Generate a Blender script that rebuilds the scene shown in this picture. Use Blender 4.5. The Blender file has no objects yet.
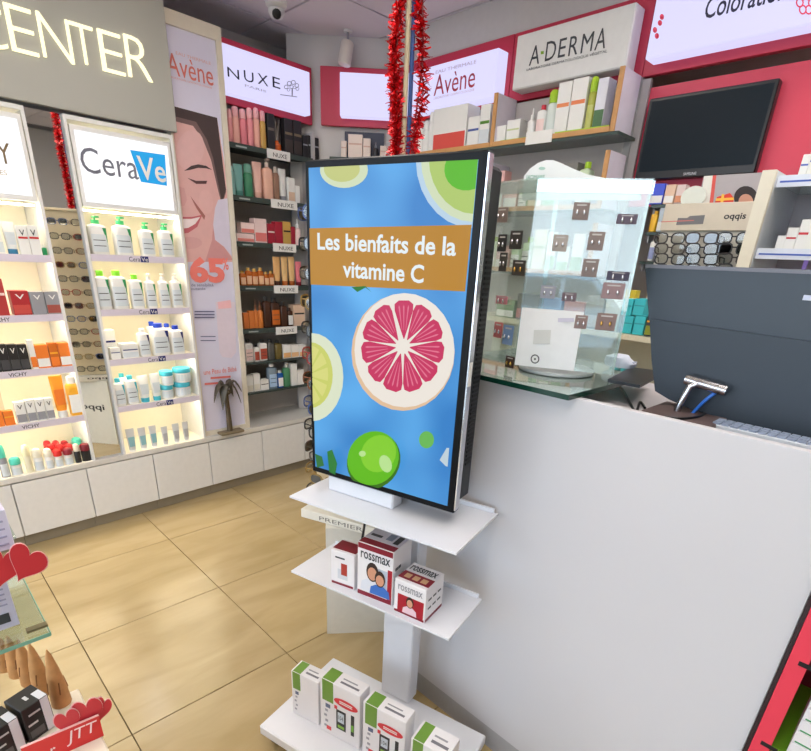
import bpy, math, random
from mathutils import Vector, Matrix
random.seed(7)
S = bpy.context.scene
COL = S.collection
# ------------------------------------------------------------------ camera (solved from the floor tiles and the room's verticals)
F_PX, CX, CY = 516.356, 405.5, 484.80
YAW, PITCH, ROLL, CAM_H = .791385, .411133, -.053131, 1.5086
def _axes():
    cy, sy, cp, sp = math.cos(YAW), math.sin(YAW), math.cos(PITCH), math.sin(PITCH)
    f = Vector((cp*sy, cp*cy, -sp)); r = Vector((cy, -sy, 0)); d = f.cross(r)
    cr, sr = math.cos(ROLL), math.sin(ROLL)
    return cr*r + sr*d, -sr*r + cr*d, f
AR, AD, AF = _axes()
CAM = Vector((0, 0, CAM_H))
cam = bpy.data.cameras.new('camera'); camo = bpy.data.objects.new('camera', cam); COL.objects.link(camo)
cam.sensor_fit = 'HORIZONTAL'; cam.sensor_width = 36; cam.lens = F_PX/811*36
cam.shift_y = (CY-375.5)/811; cam.clip_start = .02
m = Matrix((( AR.x, -AD.x, -AF.x, 0), (AR.y, -AD.y, -AF.y, 0), (AR.z, -AD.z, -AF.z, CAM_H), (0, 0, 0, 1)))
camo.matrix_world = m; S.camera = camo
# ------------------------------------------------------------------ world, daylight, exposure
S.view_settings.view_transform = 'Standard'; S.view_settings.look = 'None'
S.view_settings.exposure = 0.14; S.view_settings.gamma = 1; S.view_settings.use_curve_mapping = False
W = bpy.data.worlds.new('sky'); S.world = W; W.use_nodes = True
bg = W.node_tree.nodes['Background']; bg.inputs[0].default_value = (.74, .86, 1, 1); bg.inputs[1].default_value = 5.5
S.cycles.use_denoising = True; S.cycles.max_bounces = 10; S.cycles.transparent_max_bounces = 16
S.cycles.sample_clamp_indirect = 6; S.cycles.caustics_reflective = False; S.cycles.caustics_refractive = False
LED_PANEL = 14      # ceiling lamps
LED_STRIP = 25.0     # strips inside the lit cabinets
# ------------------------------------------------------------------ helpers
def lin(c): c /= 255; return c/12.92 if c <= .04045 else ((c+.055)/1.055)**2.4
MATS = {}
def mt(rgb, rough=.5, metal=0, emit=0, noise=.05, scale=30, trans=0, alpha=1, ior=1.45, coat=0):
    key = (rgb, rough, metal, emit, noise, scale, trans, alpha, ior, coat)
    if key in MATS: return MATS[key]
    m = bpy.data.materials.new('mat_%02x%02x%02x' % rgb); m.use_nodes = True
    nt = m.node_tree; b = nt.nodes['Principled BSDF']; c = [lin(v) for v in rgb]
    b.inputs['Roughness'].default_value = rough; b.inputs['Metallic'].default_value = metal
    b.inputs['IOR'].default_value = ior; b.inputs['Coat Weight'].default_value = coat
    b.inputs['Transmission Weight'].default_value = trans; b.inputs['Alpha'].default_value = alpha
    if noise:
        tc = nt.nodes.new('ShaderNodeTexCoord'); n = nt.nodes.new('ShaderNodeTexNoise'); n.inputs['Scale'].default_value = scale
        mx = nt.nodes.new('ShaderNodeMix'); mx.data_type = 'RGBA'
        mx.inputs[6].default_value = (*[v*(1-noise) for v in c], 1); mx.inputs[7].default_value = (*[min(1, v*(1+noise)) for v in c], 1)
        nt.links.new(tc.outputs['Object'], n.inputs['Vector']); nt.links.new(n.outputs['Fac'], mx.inputs[0])
        nt.links.new(mx.outputs[2], b.inputs['Base Color'])
    else: b.inputs['Base Color'].default_value = (*c, 1)
    if emit:
        b.inputs['Emission Color'].default_value = (*c, 1); b.inputs['Emission Strength'].default_value = emit
    MATS[key] = m; return m
def glow(rgb, s):
    m = mt(rgb, .6, 0, s, 0, 29); b = m.node_tree.nodes['Principled BSDF']; b.inputs['Base Color'].default_value = (*[lin(v)*.12 for v in rgb], 1); b.inputs['Specular IOR Level'].default_value = .2; return m
class MB:
    def __init__(s): s.v = []; s.f = []
    def add(s, vs, fs):
        o = len(s.v); s.v += [tuple(p) for p in vs]; s.f += [tuple(i+o for i in f) for f in fs]; return s
    def box(s, x0, x1, y0, y1, z0, z1, c=0):
        if c <= 0:
            return s.add([(x0,y0,z0),(x1,y0,z0),(x1,y1,z0),(x0,y1,z0),(x0,y0,z1),(x1,y0,z1),(x1,y1,z1),(x0,y1,z1)],
                         [(0,3,2,1),(4,5,6,7),(0,1,5,4),(1,2,6,5),(2,3,7,6),(3,0,4,7)])
        vs = []; fs = []; X, Y, Z = (x0,x1), (y0,y1), (z0,z1); ix = {}
        for i in (0,1):
            for j in (0,1):
                for k in (0,1):
                    sx, sy, sz = (1,-1)[i], (1,-1)[j], (1,-1)[k]
                    for a in range(3):
                        p = [X[i], Y[j], Z[k]]
                        for b, sg in ((0,sx),(1,sy),(2,sz)):
                            if b != a: p[b] += sg*c
                        ix[i,j,k,a] = len(vs); vs.append(tuple(p))
        for a in range(3):
            b, d = [(1,2),(0,2),(0,1)][a]
            for e in (0,1):
                q = []
                for (m_, n_) in ((0,0),(1,0),(1,1),(0,1)):
                    t = [0,0,0]; t[a] = e; t[b] = m_; t[d] = n_
                    q.append(ix[t[0],t[1],t[2],a] if False else ix[(t[0],t[1],t[2],a)])
                fs.append(tuple(q))
        # face corner p on axis a keeps X[a] exact: edges between faces
        for a in range(3):
            b, d = [(1,2),(0,2),(0,1)][a]
            for m_ in (0,1):
                for n_ in (0,1):
                    t0 = [0,0,0]; t0[b] = m_; t0[d] = n_; t1 = list(t0); t1[a] = 1
                    fs.append((ix[(*t0,b)], ix[(*t1,b)], ix[(*t1,d)], ix[(*t0,d)]))
        for i in (0,1):
            for j in (0,1):
                for k in (0,1): fs.append((ix[i,j,k,0], ix[i,j,k,1], ix[i,j,k,2]))
        return s.add(vs, fs)
    def loft(s, secs, cap0=True, cap1=True):
        n = len(secs[0]); o = len(s.v)
        for q in secs: s.v += [tuple(p) for p in q]
        for i in range(len(secs)-1):
            for j in range(n):
                a = o+i*n+j; b = o+i*n+(j+1) % n
                s.f.append((a, b, b+n, a+n))
        if cap0: s.f.append(tuple(o+j for j in reversed(range(n))))
        if cap1: s.f.append(tuple(o+(len(secs)-1)*n+j for j in range(n)))
        return s
    def lathe(s, prof, cx=0, cy=0, n=16, sq=1, e=2):
        return s.loft([sect(r, r*sq, z, e, n, cx, cy) for r, z in prof])
    def tube(s, path, r, n=8):
        path = [Vector(p) for p in path]; secs = []
        up = Vector((0,0,1)); prev = None
        for i, p in enumerate(path):
            d = (path[min(i+1, len(path)-1)]-path[max(i-1, 0)]).normalized()
            if prev is None:
                a = up if abs(d.z) < .9 else Vector((1,0,0)); x = a.cross(d).normalized()
            else: x = (prev - d*prev.dot(d)).normalized()
            prev = x; y = d.cross(x); rr = r[i] if isinstance(r, (list, tuple)) else r
            secs.append([p + x*rr*math.cos(t*2*math.pi/n) + y*rr*math.sin(t*2*math.pi/n) for t in range(n)])
        return s.loft(secs)
    def prism(s, poly, y0, y1):           # poly in (x,z), extruded along y
        n = len(poly)
        s.add([(x, y0, z) for x, z in poly]+[(x, y1, z) for x, z in poly],
              [tuple(range(n)), tuple(range(2*n-1, n-1, -1))]+[(i, i+n, (i+1) % n+n, (i+1) % n) for i in range(n)])
        return s
    def mesh(s, smooth=False):
        me = bpy.data.meshes.new('m'); me.from_pydata(s.v, [], s.f); me.update()
        import bmesh
        bm = bmesh.new(); bm.from_mesh(me); bmesh.ops.recalc_face_normals(bm, faces=bm.faces)
        if smooth:
            for f in bm.faces: f.smooth = True
            for ed in bm.edges:
                if len(ed.link_faces) == 2 and ed.calc_face_angle(0) > .7: ed.smooth = False
        bm.to_mesh(me); bm.free(); return me
    def build(s, name, mat, parent=None, smooth=False): return link(name, s.mesh(smooth), mat, parent)
def sect(a, b, z, e=2, n=16, cx=0, cy=0):
    o = []
    for i in range(n):
        t = 2*math.pi*(i+.5)/n; c, s_ = math.cos(t), math.sin(t)
        o.append((cx+a*math.copysign(abs(c)**(2/e), c), cy+b*math.copysign(abs(s_)**(2/e), s_), z))
    return o
def link(name, me, mat, parent=None):
    if mat is not None and not me.materials: me.materials.append(mat)
    o = bpy.data.objects.new(name, me); COL.objects.link(o)
    if parent is not None: o.parent = parent
    return o
CACHE = {}
def part(name, key, fn, mat, parent, loc=(0,0,0), smooth=True):
    k = (key, mat.name)
    if k not in CACHE:
        me = fn().mesh(smooth); me.materials.append(mat); CACHE[k] = me
    o = bpy.data.objects.new(name, CACHE[k]); COL.objects.link(o); o.parent = parent; o.location = loc
    return o
class Fr:                                   # a vertical working frame: x to the right, y away from the shopper, z up
    def __init__(s, ox, oy, rot):
        s.o = Vector((ox, oy, 0)); s.rot = rot
        s.u = Vector((math.cos(rot), math.sin(rot), 0)); s.v = Vector((-math.sin(rot), math.cos(rot), 0))
    def w(s, x, y, z=0): return s.o + s.u*x + s.v*y + Vector((0,0,z))
    def px(s, X, Y, yl):
        d = ray(X, Y); p = s.w(0, yl); P = CAM + d*((p-CAM).dot(s.v)/d.dot(s.v)); q = P-s.o
        return q.dot(s.u), P.z
    def pz(s, X, Y, z):
        d = ray(X, Y); P = CAM + d*((z-CAM_H)/d.z); q = P-s.o
        return q.dot(s.u), q.dot(s.v)
def ray(X, Y): return AR*((X-CX)/F_PX) + AD*((Y-CY)/F_PX) + AF
LOC = {}
def thing(name, label, cat, fr, x, y, z, group=None, rot=0):
    o = bpy.data.objects.new(name, None); COL.objects.link(o); o.empty_display_size = .05
    o.location = fr.w(x, y, z); o.rotation_euler = (0, 0, fr.rot+rot)
    o['label'] = label; o['category'] = cat
    if group: o['group'] = group
    LOC[o.name] = (fr, x, y, z); return o
def tag(o, label, cat, group=None, kind=None):
    if label: o['label'] = label
    if cat: o['category'] = cat
    if group: o['group'] = group
    if kind: o['kind'] = kind
    return o
FULL = Fr(0, 0, 0)
# text as flat mesh, fitted to a rectangle
TXT = {}
def text_raw(s, bold=0, shear=0):
    k = (s, bold, shear)
    if k in TXT: return TXT[k]
    cu = bpy.data.curves.new('t', 'FONT'); cu.body = s; cu.offset = bold; cu.shear = shear; cu.resolution_u = 3
    ob = bpy.data.objects.new('t', cu); COL.objects.link(ob); bpy.context.view_layer.update()
    me = bpy.data.meshes.new_from_object(ob.evaluated_get(bpy.context.evaluated_depsgraph_get()))
    bpy.data.objects.remove(ob)
    vs = [(v.co.x, v.co.y) for v in me.vertices]; fs = [tuple(p.vertices) for p in me.polygons]
    bpy.data.meshes.remove(me)
    xs = [a for a, b in vs]; ys = [b for a, b in vs]; x0, x1, y0, y1 = min(xs), max(xs), min(ys), max(ys)
    TXT[k] = ([((a-x0)/(x1-x0), (b-y0)/(y1-y0)) for a, b in vs], fs); return TXT[k]
def text(s, x0, x1, z0, z1, y, mat, parent, name='lettering', bold=0, shear=0, thick=0, plane='front'):
    vs, fs = text_raw(s, bold, shear); mb = MB(); n = len(vs)
    if plane == 'front': f = lambda a, b, t: (x0+a*(x1-x0), y-t, z0+b*(z1-z0))
    elif plane == 'top': f = lambda a, b, t: (x0+a*(x1-x0), z0+b*(z1-z0), y+t)      # z0,z1 are y extents
    elif plane == 'right': f = lambda a, b, t: (y+t, x0+a*(x1-x0), z0+b*(z1-z0))
    elif plane == 'back': f = lambda a, b, t: (x1-a*(x1-x0), y+t, z0+b*(z1-z0))
    if thick:
        mb.add([f(a, b, thick) for a, b in vs], fs); mb.add([f(a, b, 0) for a, b in vs], [])
        from collections import Counter
        ec = Counter()
        for q in fs:
            for i in range(len(q)): ec[tuple(sorted((q[i], q[(i+1) % len(q)])))] += 1
        for (i, j), c in ec.items():
            if c == 1: mb.f.append((i, j, j+n, i+n))
    else: mb.add([f(a, b, 0) for a, b in vs], fs)
    return mb.build(name, mat, parent)
def clip(poly, x0, x1, z0, z1):
    def cut(p, ins, it):
        o = []
        for i in range(len(p)):
            a, b = p[i-1], p[i]
            if ins(b):
                if not ins(a): o.append(it(a, b))
                o.append(b)
            elif ins(a): o.append(it(a, b))
        return o
    L = lambda ax, v: (lambda a, b: tuple(a[k]+(b[k]-a[k])*(v-a[ax])/(b[ax]-a[ax]) for k in (0,1)))
    for ax, v, sg in ((0,x0,1),(0,x1,-1),(1,z0,1),(1,z1,-1)):
        if not poly: return poly
        poly = cut(poly, lambda p: (p[ax]-v)*sg >= 0, L(ax, v))
    return poly
def ell(cx, cy, rx, ry, n=28, a0=0, a1=360, tilt=0):
    o = []; t = math.radians(tilt)
    for i in range(n):
        a = math.radians(a0+(a1-a0)*i/(n-1 if a1-a0 < 360 else n)); x, y = rx*math.cos(a), ry*math.sin(a)
        o.append((cx+x*math.cos(t)-y*math.sin(t), cy+x*math.sin(t)+y*math.cos(t)))
    return o
class Sheet:                                  # flat print on a frame plane, drawn from photo pixels
    def __init__(s, par, fr, yl, lim=None): s.p = par; s.fr = fr; s.yl = yl; s.k = 0; s.lim = lim; s.org = LOC[par.name] if par.name in LOC else None
    def base(s, ox, oy, oz): s.o = (ox, oy, oz); return s
    def c(s, X, Y): x, z = s.fr.px(X, Y, s.yl); return x-s.o[0], z-s.o[2]
    def poly(s, pts, mat, name, parent=None):
        q = [s.c(*p) for p in pts]
        if s.lim: q = clip(q, *s.lim)
        if len(q) < 3: return None
        s.k += 1; y = s.yl-s.o[1]-.00025*s.k
        return MB().add([(x, y, z) for x, z in q], [tuple(range(len(q)))]).build(name, mat, parent or s.p)
    def text(s, t, X0, X1, Yb0, Yt0, mat, bold=0, name='lettering', parent=None):  # pixels: left, right, bottom, top
        s.k += 1; y = s.yl-s.o[1]-.00025*s.k
        x0, za = s.c(X0, (Yb0+Yt0)/2); x1, zb = s.c(X1, (Yb0+Yt0)/2)
        _, z0 = s.c((X0+X1)/2, Yb0); _, z1 = s.c((X0+X1)/2, Yt0)
        return text(t, x0, x1, z0, z1, y, mat, parent or s.p, name, bold)
F1 = Fr(.38, 3.06, .035)            # left wall furniture front line
F2 = Fr(0, 0, -math.pi/2)           # right wall: x = -Y, y = X
FK = Fr(.83, .91, math.radians(-75.7))   # screen stand
WHITE = mt((226,226,224), .45); CREAM = mt((222,214,196), .5); DKGREY = mt((88,86,82), .6)
BLACK = mt((22,24,28), .35); CHROME = mt((200,200,205), .18, 1, noise=0)
# ------------------------------------------------------------------ structure
def tile_mat():
    m = bpy.data.materials.new('floor_tile_stone'); m.use_nodes = True; nt = m.node_tree; b = nt.nodes['Principled BSDF']
    tc = nt.nodes.new('ShaderNodeTexCoord'); geo = nt.nodes.new('ShaderNodeNewGeometry'); oi = nt.nodes.new('ShaderNodeObjectInfo')
    add = nt.nodes.new('ShaderNodeVectorMath'); add.operation = 'ADD'
    sc = nt.nodes.new('ShaderNodeVectorMath'); sc.operation = 'SCALE'; sc.inputs['Scale'].default_value = 40
    cb = nt.nodes.new('ShaderNodeCombineXYZ'); nt.links.new(oi.outputs['Random'], cb.inputs[0]); nt.links.new(oi.outputs['Random'], cb.inputs[1])
    nt.links.new(cb.outputs[0], sc.inputs[0]); nt.links.new(tc.outputs['Object'], add.inputs[0]); nt.links.new(sc.outputs[0], add.inputs[1])
    mp = nt.nodes.new('ShaderNodeMapping'); mp.inputs['Scale'].default_value = (1.2, 4.5, 1); mp.inputs['Rotation'].default_value = (0,0,.12)
    nt.links.new(add.outputs[0], mp.inputs[0])
    n = nt.nodes.new('ShaderNodeTexNoise'); n.inputs['Scale'].default_value = 2.2; n.inputs['Detail'].default_value = 6; n.inputs['Distortion'].default_value = .6
    nt.links.new(mp.outputs[0], n.inputs['Vector'])
    r = nt.nodes.new('ShaderNodeValToRGB'); e = r.color_ramp.elements
    e[0].position = .3; e[0].color = (lin(170),lin(149),lin(106),1); e[1].position = .72; e[1].color = (lin(188),lin(167),lin(126),1)
    nt.links.new(n.outputs['Fac'], r.inputs[0]); nt.links.new(r.outputs[0], b.inputs['Base Color'])
    b.inputs['Roughness'].default_value = .2; b.inputs['IOR'].default_value = 1.5
    return m
TILE = tile_mat()
RX0, RX1, RY0, RY1, RZ = -2.6, 3.0, -2.2, 3.62, 2.72
fl = MB().box(RX0, RX1, RY0, RY1, -.06, -.012).build('floor', mt((96,78,52), .8)); fl['kind'] = 'structure'
fl['label'] = 'beige polished stone tile floor with dark joints'
tm = MB().box(-.2985, .2985, -.3013, .3013, -.012, 0, .0012).mesh(); tm.materials.append(TILE)
TX0, TY0, TS, TT = .26617, 1.49135, .6, .60576
i0 = math.floor((RX0-TX0)/TS); j0 = math.floor((RY0-TY0)/TT)
for i in range(i0, 6):
    for j in range(j0, 5):
        cx, cy = TX0+(i+.5)*TS, TY0+(j+.5)*TT
        if cx-.3 < RX0-.35 or cx+.3 > RX1+.6 or cy+.3 > RY1+.2: continue
        o = bpy.data.objects.new('floor_tile', tm); COL.objects.link(o); o.parent = fl; o.location = (cx, cy, 0)
WALLM = mt((206,202,198), .8, noise=.03, scale=4)
def struct(name, mb, mat, label=None):
    o = mb.build(name, mat); o['kind'] = 'structure'
    if label: o['label'] = label
    return o
struct('wall_left', MB().box(RX0, RX1+.7, RY1, RY1+.1, -.06, RZ+.1), WALLM)
struct('wall_right', MB().box(RX1, RX1+.1, RY0, RY1, -.06, RZ+.1), WALLM)
struct('wall_rear', MB().box(RX0, RX1, RY0-.1, RY0, -.06, RZ+.1), WALLM)
wf = struct('wall_front', MB().box(RX0-.12, RX0, RY0, -2.1, -.06, RZ+.1).box(RX0-.12, RX0, 3.3, RY1, -.06, RZ+.1).box(RX0-.12, RX0, -2.1, 3.3, 2.5, RZ+.1).box(RX0-.12, RX0, -2.1, 3.3, -.06, .12), WALLM)
wn = struct('window_1', MB().box(RX0-.08, RX0-.04, -2.1, -2.04, .12, 2.5).box(RX0-.08, RX0-.04, 3.24, 3.3, .12, 2.5).box(RX0-.08, RX0-.04, -.02, .02, .12, 2.5).box(RX0-.08, RX0-.04, 1.6, 1.66, .12, 2.5).box(RX0-.08, RX0-.04, -2.1, 3.3, .12, .18).box(RX0-.08, RX0-.04, -2.1, 3.3, 2.44, 2.5), mt((70,70,74), .4))
for a, b in ((-2.04, -.02), (.02, 1.6), (1.66, 3.24)):
    MB().box(RX0-.064, RX0-.058, a, b, .18, 2.44).build('pane', mt((240,250,250), .02, trans=1, alpha=.18, noise=0), wn)
pv = MB().box(-16, RX0-.12, -12, 14, -.12, -.06).build('pavement', mt((150,148,144), .9)); pv['kind'] = 'structure'
po = bpy.data.lights.new('window_portal', 'AREA'); po.shape = 'RECTANGLE'; po.size = 5.4; po.size_y = 2.3; po.cycles.is_portal = True
p = bpy.data.objects.new('window_portal', po); COL.objects.link(p); p.location = (RX0-.03, .6, 1.3); p.rotation_euler = (0, math.radians(-90), 0)
# ceiling with lay-in tiles
ce = MB().box(RX0, RX1+.7, RY0, RY1, RZ+.015, RZ+.1).build('ceiling', mt((92,90,92), .8)); ce['kind'] = 'structure'
ce['label'] = 'suspended ceiling of pale square panels'
CT = .568
gx, gy = FULL.pz(269, 20, RZ)
cm = MB().box(-CT/2+.007, CT/2-.007, -CT/2+.007, CT/2-.007, 0, .014).mesh(); cm.materials.append(mt((214,208,212), .85, noise=.03, scale=8))
lamps = []
for i in range(-8, 4):
    for j in range(-10, 2):
        cx, cy = gx+(i+.5)*CT, gy+(j+.5)*CT
        if cx < RX0+.2 or cx > RX1+.5 or cy < RY0+.2 or cy > RY1+.2: continue
        if (i, j) in ((-2,-3), (-4,-3), (-6,-3), (-2,-6), (-4,-6), (-6,-6), (0,-6)): lamps.append((cx, cy)); continue
        o = bpy.data.objects.new('ceiling_tile', cm); COL.objects.link(o); o.parent = ce; o.location = (cx, cy, RZ)
for k, (cx, cy) in enumerate(lamps):
    t = thing('ceiling_light', 'recessed white ceiling panel light, '+['first','second','third','fourth','fifth','sixth','seventh'][k]+' counted from the street window', 'ceiling light', FULL, cx, cy, RZ, 'ceiling panel lights')
    MB().box(-CT/2+.01, CT/2-.01, -CT/2+.01, CT/2-.01, .008, .014).build('housing', WHITE, t)
    MB().box(-CT/2+.03, CT/2-.03, -CT/2+.03, CT/2-.03, .002, .0075).build('diffuser', glow((255,246,238), LED_PANEL), t)
# ------------------------------------------------------------------ products (origin: front middle of the base, depth along +y)
def arcpatch(a, b, e, z0, z1, t0, t1, off=.0006, cy=0, n=7, taper=None):
    mb = MB(); rows = []
    for zi, z in ((0, z0), (1, z1)):
        r = []
        for i in range(n):
            f = i/(n-1)
            if taper is not None and zi == 0: f = taper
            t = math.radians(t0+(t1-t0)*f); c, s_ = math.cos(t), math.sin(t)
            r.append(((a+off)*math.copysign(abs(c)**(2/e), c), cy+(b+off)*math.copysign(abs(s_)**(2/e), s_), z))
        rows.append(r)
    mb.add(rows[0]+rows[1], [(i, i+1, n+i+1, n+i) for i in range(n-1)]); return mb
def product(t, kind, w, d, h, cb, cc=None, cl=None, ca=None, txt=None, ct=None):
    """cb body, cc cap, cl label, ca accent materials"""
    k = (kind, round(w, 3), round(d, 3), round(h, 3)); a, b = w/2, d/2
    P = lambda nm, fn, mat, sub='', par=None, sm=True: part(nm, k+(nm, sub), fn, mat, par or t, smooth=sm)
    if kind == 'box':
        bd = P('carton', lambda: MB().box(-a, a, 0, d, 0, h, .0012), cb, sm=False)
        if cl: P('printed_panel', lambda: MB().box(-a*.94, a*.94, -.0007, 0, h*.06, h*.42), cl, par=bd, sm=False)
        if ca: P('printed_band', lambda: MB().box(-a*.9, a*.9, -.0009, 0, h*.55, h*.62), ca, par=bd, sm=False)
        if txt: text(txt, -a*.5, a*.5, h*.66, h*.86, -.0012, ct, bd, bold=.01)
        return
    e = 2 if kind in ('jar', 'stick', 'spray', 'dropper') else 4
    n = 16
    if kind == 'tube':              # cap at the base, crimped at the top
        bd = P('body', lambda: MB().loft([sect(a*.72, b*.72, h*.16, 2, n, 0, b), sect(a*.8, b*.78, h*.24, 2, n, 0, b), sect(a*.9, b*.6, h*.6, 2, n, 0, b), sect(a, b*.18, h*.95, 2, n, 0, b), sect(a, .0015, h, 2, n, 0, b)]), cb)
        P('cap', lambda: MB().lathe([(a*.72, 0), (a*.74, .002), (a*.74, h*.157), (a*.7, h*.16)], 0, b, n), cc or cb)
        if cl:
            P('label', lambda: MB().add([(-a*.62, b*.17, h*.3), (a*.62, b*.17, h*.3), (a*.75, b*.34, h*.68), (-a*.75, b*.34, h*.68)], [(0,1,2,3)]), cl, par=bd)
        return
    if kind == 'jar':
        bd = P('body', lambda: MB().lathe([(a*.94, 0), (a*.97, h*.04), (a*.97, h*.66), (a*.93, h*.68)], 0, b, n, b/a), cb)
        P('lid', lambda: MB().lathe([(a*.99, h*.685), (a, h*.7), (a, h*.97), (a*.96, h)], 0, b, n, b/a), cc)
        if cl: P('label', lambda: arcpatch(a*.97, b*.97, 2, h*.12, h*.6, 205, 335, cy=b), cl, par=bd)
        return
    hb = {'pump': .74, 'flip': .82, 'spray': .7, 'stick': .6, 'dropper': .6, 'slim': .76}[kind]
    sh = {'pump': .8, 'flip': .86, 'spray': .73, 'stick': .62, 'dropper': .66, 'slim': .82}[kind]
    bd = P('body', lambda: MB().loft([sect(a*.93, b*.93, 0, e, n, 0, b), sect(a, b, h*.02, e, n, 0, b), sect(a, b, h*hb*.96, e, n, 0, b), sect(a*.93, b*.93, h*(hb+sh)/2-h*.02, e, n, 0, b), sect(a*.42 if kind in ('pump', 'dropper', 'flip') else a*.8, b*.5 if kind in ('pump', 'dropper', 'flip') else b*.8, h*sh, 2, n, 0, b)]), cb)
    if kind == 'pump':
        cp = P('cap', lambda: MB().lathe([(a*.44, h*sh+.0003), (a*.44, h*.9), (a*.36, h*.905)], 0, b, 12), cc)
        P('pump_head', lambda: MB().lathe([(a*.1, h*.905), (a*.1, h*.955)], 0, b, 8).box(-a*.25, a*.25, b-a*.9, b+a*.25, h*.955, h, .001), cc, par=cp)
    elif kind == 'dropper':
        P('cap', lambda: MB().lathe([(a*.46, h*sh+.0003), (a*.46, h*.78), (a*.2, h*.82), (a*.16, h*.97), (a*.06, h)], 0, b, 12), cc)
    elif kind == 'stick':
        P('cap', lambda: MB().lathe([(a*.98, h*sh+.0003), (a, h*.64), (a*.98, h*.86), (a*.8, h*.96), (a*.4, h)], 0, b, n), cc)
    elif kind == 'spray':
        P('cap', lambda: MB().lathe([(a*.84, h*sh+.0003), (a*.86, h*.75), (a*.84, h*.94), (a*.6, h*.99), (a*.3, h)], 0, b, n), cc)
    else:
        r = .5 if kind == 'flip' else .6
        P('cap', lambda: MB().lathe([(a*r, h*sh+.0003), (a*r, h*.99), (a*r*.85, h)], 0, b, 12, b/a), cc)
    if cl: P('label', lambda: arcpatch(a, b, e, h*hb*.1, h*hb*.72, 222, 318, cy=b), cl, par=bd)
    if cl and kind in ('pump', 'flip') and w > .05:
        for q_, zf in enumerate((.3, .5)): P('print_line', lambda: arcpatch(a, b, e, h*hb*zf, h*hb*(zf+.025), 238, 290, .0014, cy=b), pINK, 'pl%d' % q_, par=bd)
    if ca: P('label_accent', lambda: arcpatch(a, b, e, h*hb*.42, h*hb*.95, 280, 322, .0012, cy=b, taper=.8), ca, par=bd)
ORD = ['first', 'second', 'third', 'fourth', 'fifth', 'sixth', 'seventh', 'eighth', 'ninth', 'tenth', 'eleventh', 'twelfth', 'thirteenth', 'fourteenth']
def row(fr, yl, zpx, where, group, items, zs=None, ztop=None):
    """items: (name, kind, desc, cat, x0, x1, ytop, opts); every item stands on the shelf whose height the pixel zpx gives"""
    if zs is None: zs = fr.px(zpx[0], zpx[1], yl)[1]
    cnt = {}
    for it in items: cnt[it[2]] = cnt.get(it[2], 0)+1
    seen = {}
    for it in items:
        name, kind, desc, cat, x0, x1, yt, op = it
        yy = yl+op.get('back', 0)
        zb = zs+op.get('lift', 0)
        # base pixel row of that shelf at this x
        yb = proj(fr.w(fr.px((x0+x1)/2, zpx[1], yy)[0], yy, zb))[1]
        ym = yb*.6+yt*.4; u0 = fr.px(x0, ym, yy)[0]; u1 = fr.px(x1, ym, yy)[0]; zt = fr.px((x0+x1)/2, yt, yy)[1]
        w = (u1-u0)*.985; h = max(.02, min(zt, ztop or 9)-zb); d = op.get('d', min(w*.8, .07))
        seen[desc] = seen.get(desc, 0)+1
        lab = (desc+', '+(ORD[seen[desc]-1]+' from left, ' if cnt[desc] > 1 else '')+where)
        t = thing(name, lab, cat, fr, (u0+u1)/2, yy, zb+.0012, group)
        product(t, kind, w, d, h, op['b'], op.get('c'), op.get('l'), op.get('a'), op.get('t'), op.get('ct'))
    return zs
def rowz(zt, *a, **k):
    if a[1] == YN+.02 and 'zs' not in k: k['zs'] = zN[NPX.index(a[2])]
    return row(*a, ztop=zt, **k)
NPX = [(252,146), (260,198), (262,243), (262,286), (264,328.5), (266,361.5), (266,391)]; YN = .07
def proj(P):
    q = Vector(P)-CAM; z = q.dot(AF); return CX+F_PX*q.dot(AR)/z, CY+F_PX*q.dot(AD)/z
P_ = lambda r, g, b, ro=.4: mt((r, g, b), ro, noise=.03)
pW, pG, pDG, pLG = P_(236,236,232), P_(70,190,120), P_(40,150,90), P_(120,200,50)
pBL, pTEAL, pNAVY = P_(30,60,170), P_(70,180,200), P_(30,40,110)
pOR, pDOR, pYEL, pRED, pDRED = P_(240,130,50), P_(205,105,30), P_(240,175,50), P_(205,50,50), P_(120,25,40)
pGREY, pBLK, pPINK, pPALE, pBEIGE = P_(150,150,155), P_(38,36,36), P_(236,160,160), P_(240,214,210), P_(228,196,170)
pAMB, pBRN, pGOLD = P_(190,100,40,.25), P_(70,42,28,.25), P_(205,165,85,.3)
pLBL, pINK, pMINT = P_(214,222,226), P_(60,64,70), P_(95,215,190)
pGRN, pLIME = P_(60,130,95), P_(165,205,40)
pCLR = mt((190,215,235), .1, trans=.6, noise=0); pBLUEC = mt((40,110,200), .15, trans=.3, noise=0)
# ------------------------------------------------------------------ left wall: base cabinets, worktop
ED = [-.80, -.455, -.11, .232, .588, .94, 1.326, 1.68, 1.84]
for k in range(len(ED)-1):
    a, b = ED[k], ED[k+1]
    t = thing('drawer_cabinet', 'low white drawer cabinet below the lit shelves, '+['leftmost', 'second', 'third', 'fourth', 'fifth', 'sixth', 'seventh', 'eighth'][k]+' in the row', 'cabinet', F1, (a+b)/2, 0, 0, 'low drawer cabinets along the left wall')
    h = (b-a)/2
    MB().box(-h+.001, h-.001, .02, .42, .075, .376).build('body', WHITE, t)
    MB().box(-h+.0025, h-.0025, 0, .018, .078, .372, .0015).build('drawer_front', WHITE, t)
    MB().box(-h+.001, h-.001, .045, .40, 0, .074).build('plinth', mt((150,140,120), .6), t)
wt = MB().box(ED[0], 1.845, -.004, .42, .379, .409, .002).build('worktop', mt((214,212,206), .4))
wt.location = F1.o; wt.rotation_euler = (0, 0, F1.rot)
tag(wt, 'continuous pale worktop on top of the low drawer cabinets', 'worktop')
ZW = .409
STRIP = glow((255,240,208), LED_STRIP)
INNER = mt((244,238,220), .6, noise=.02)
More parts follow.
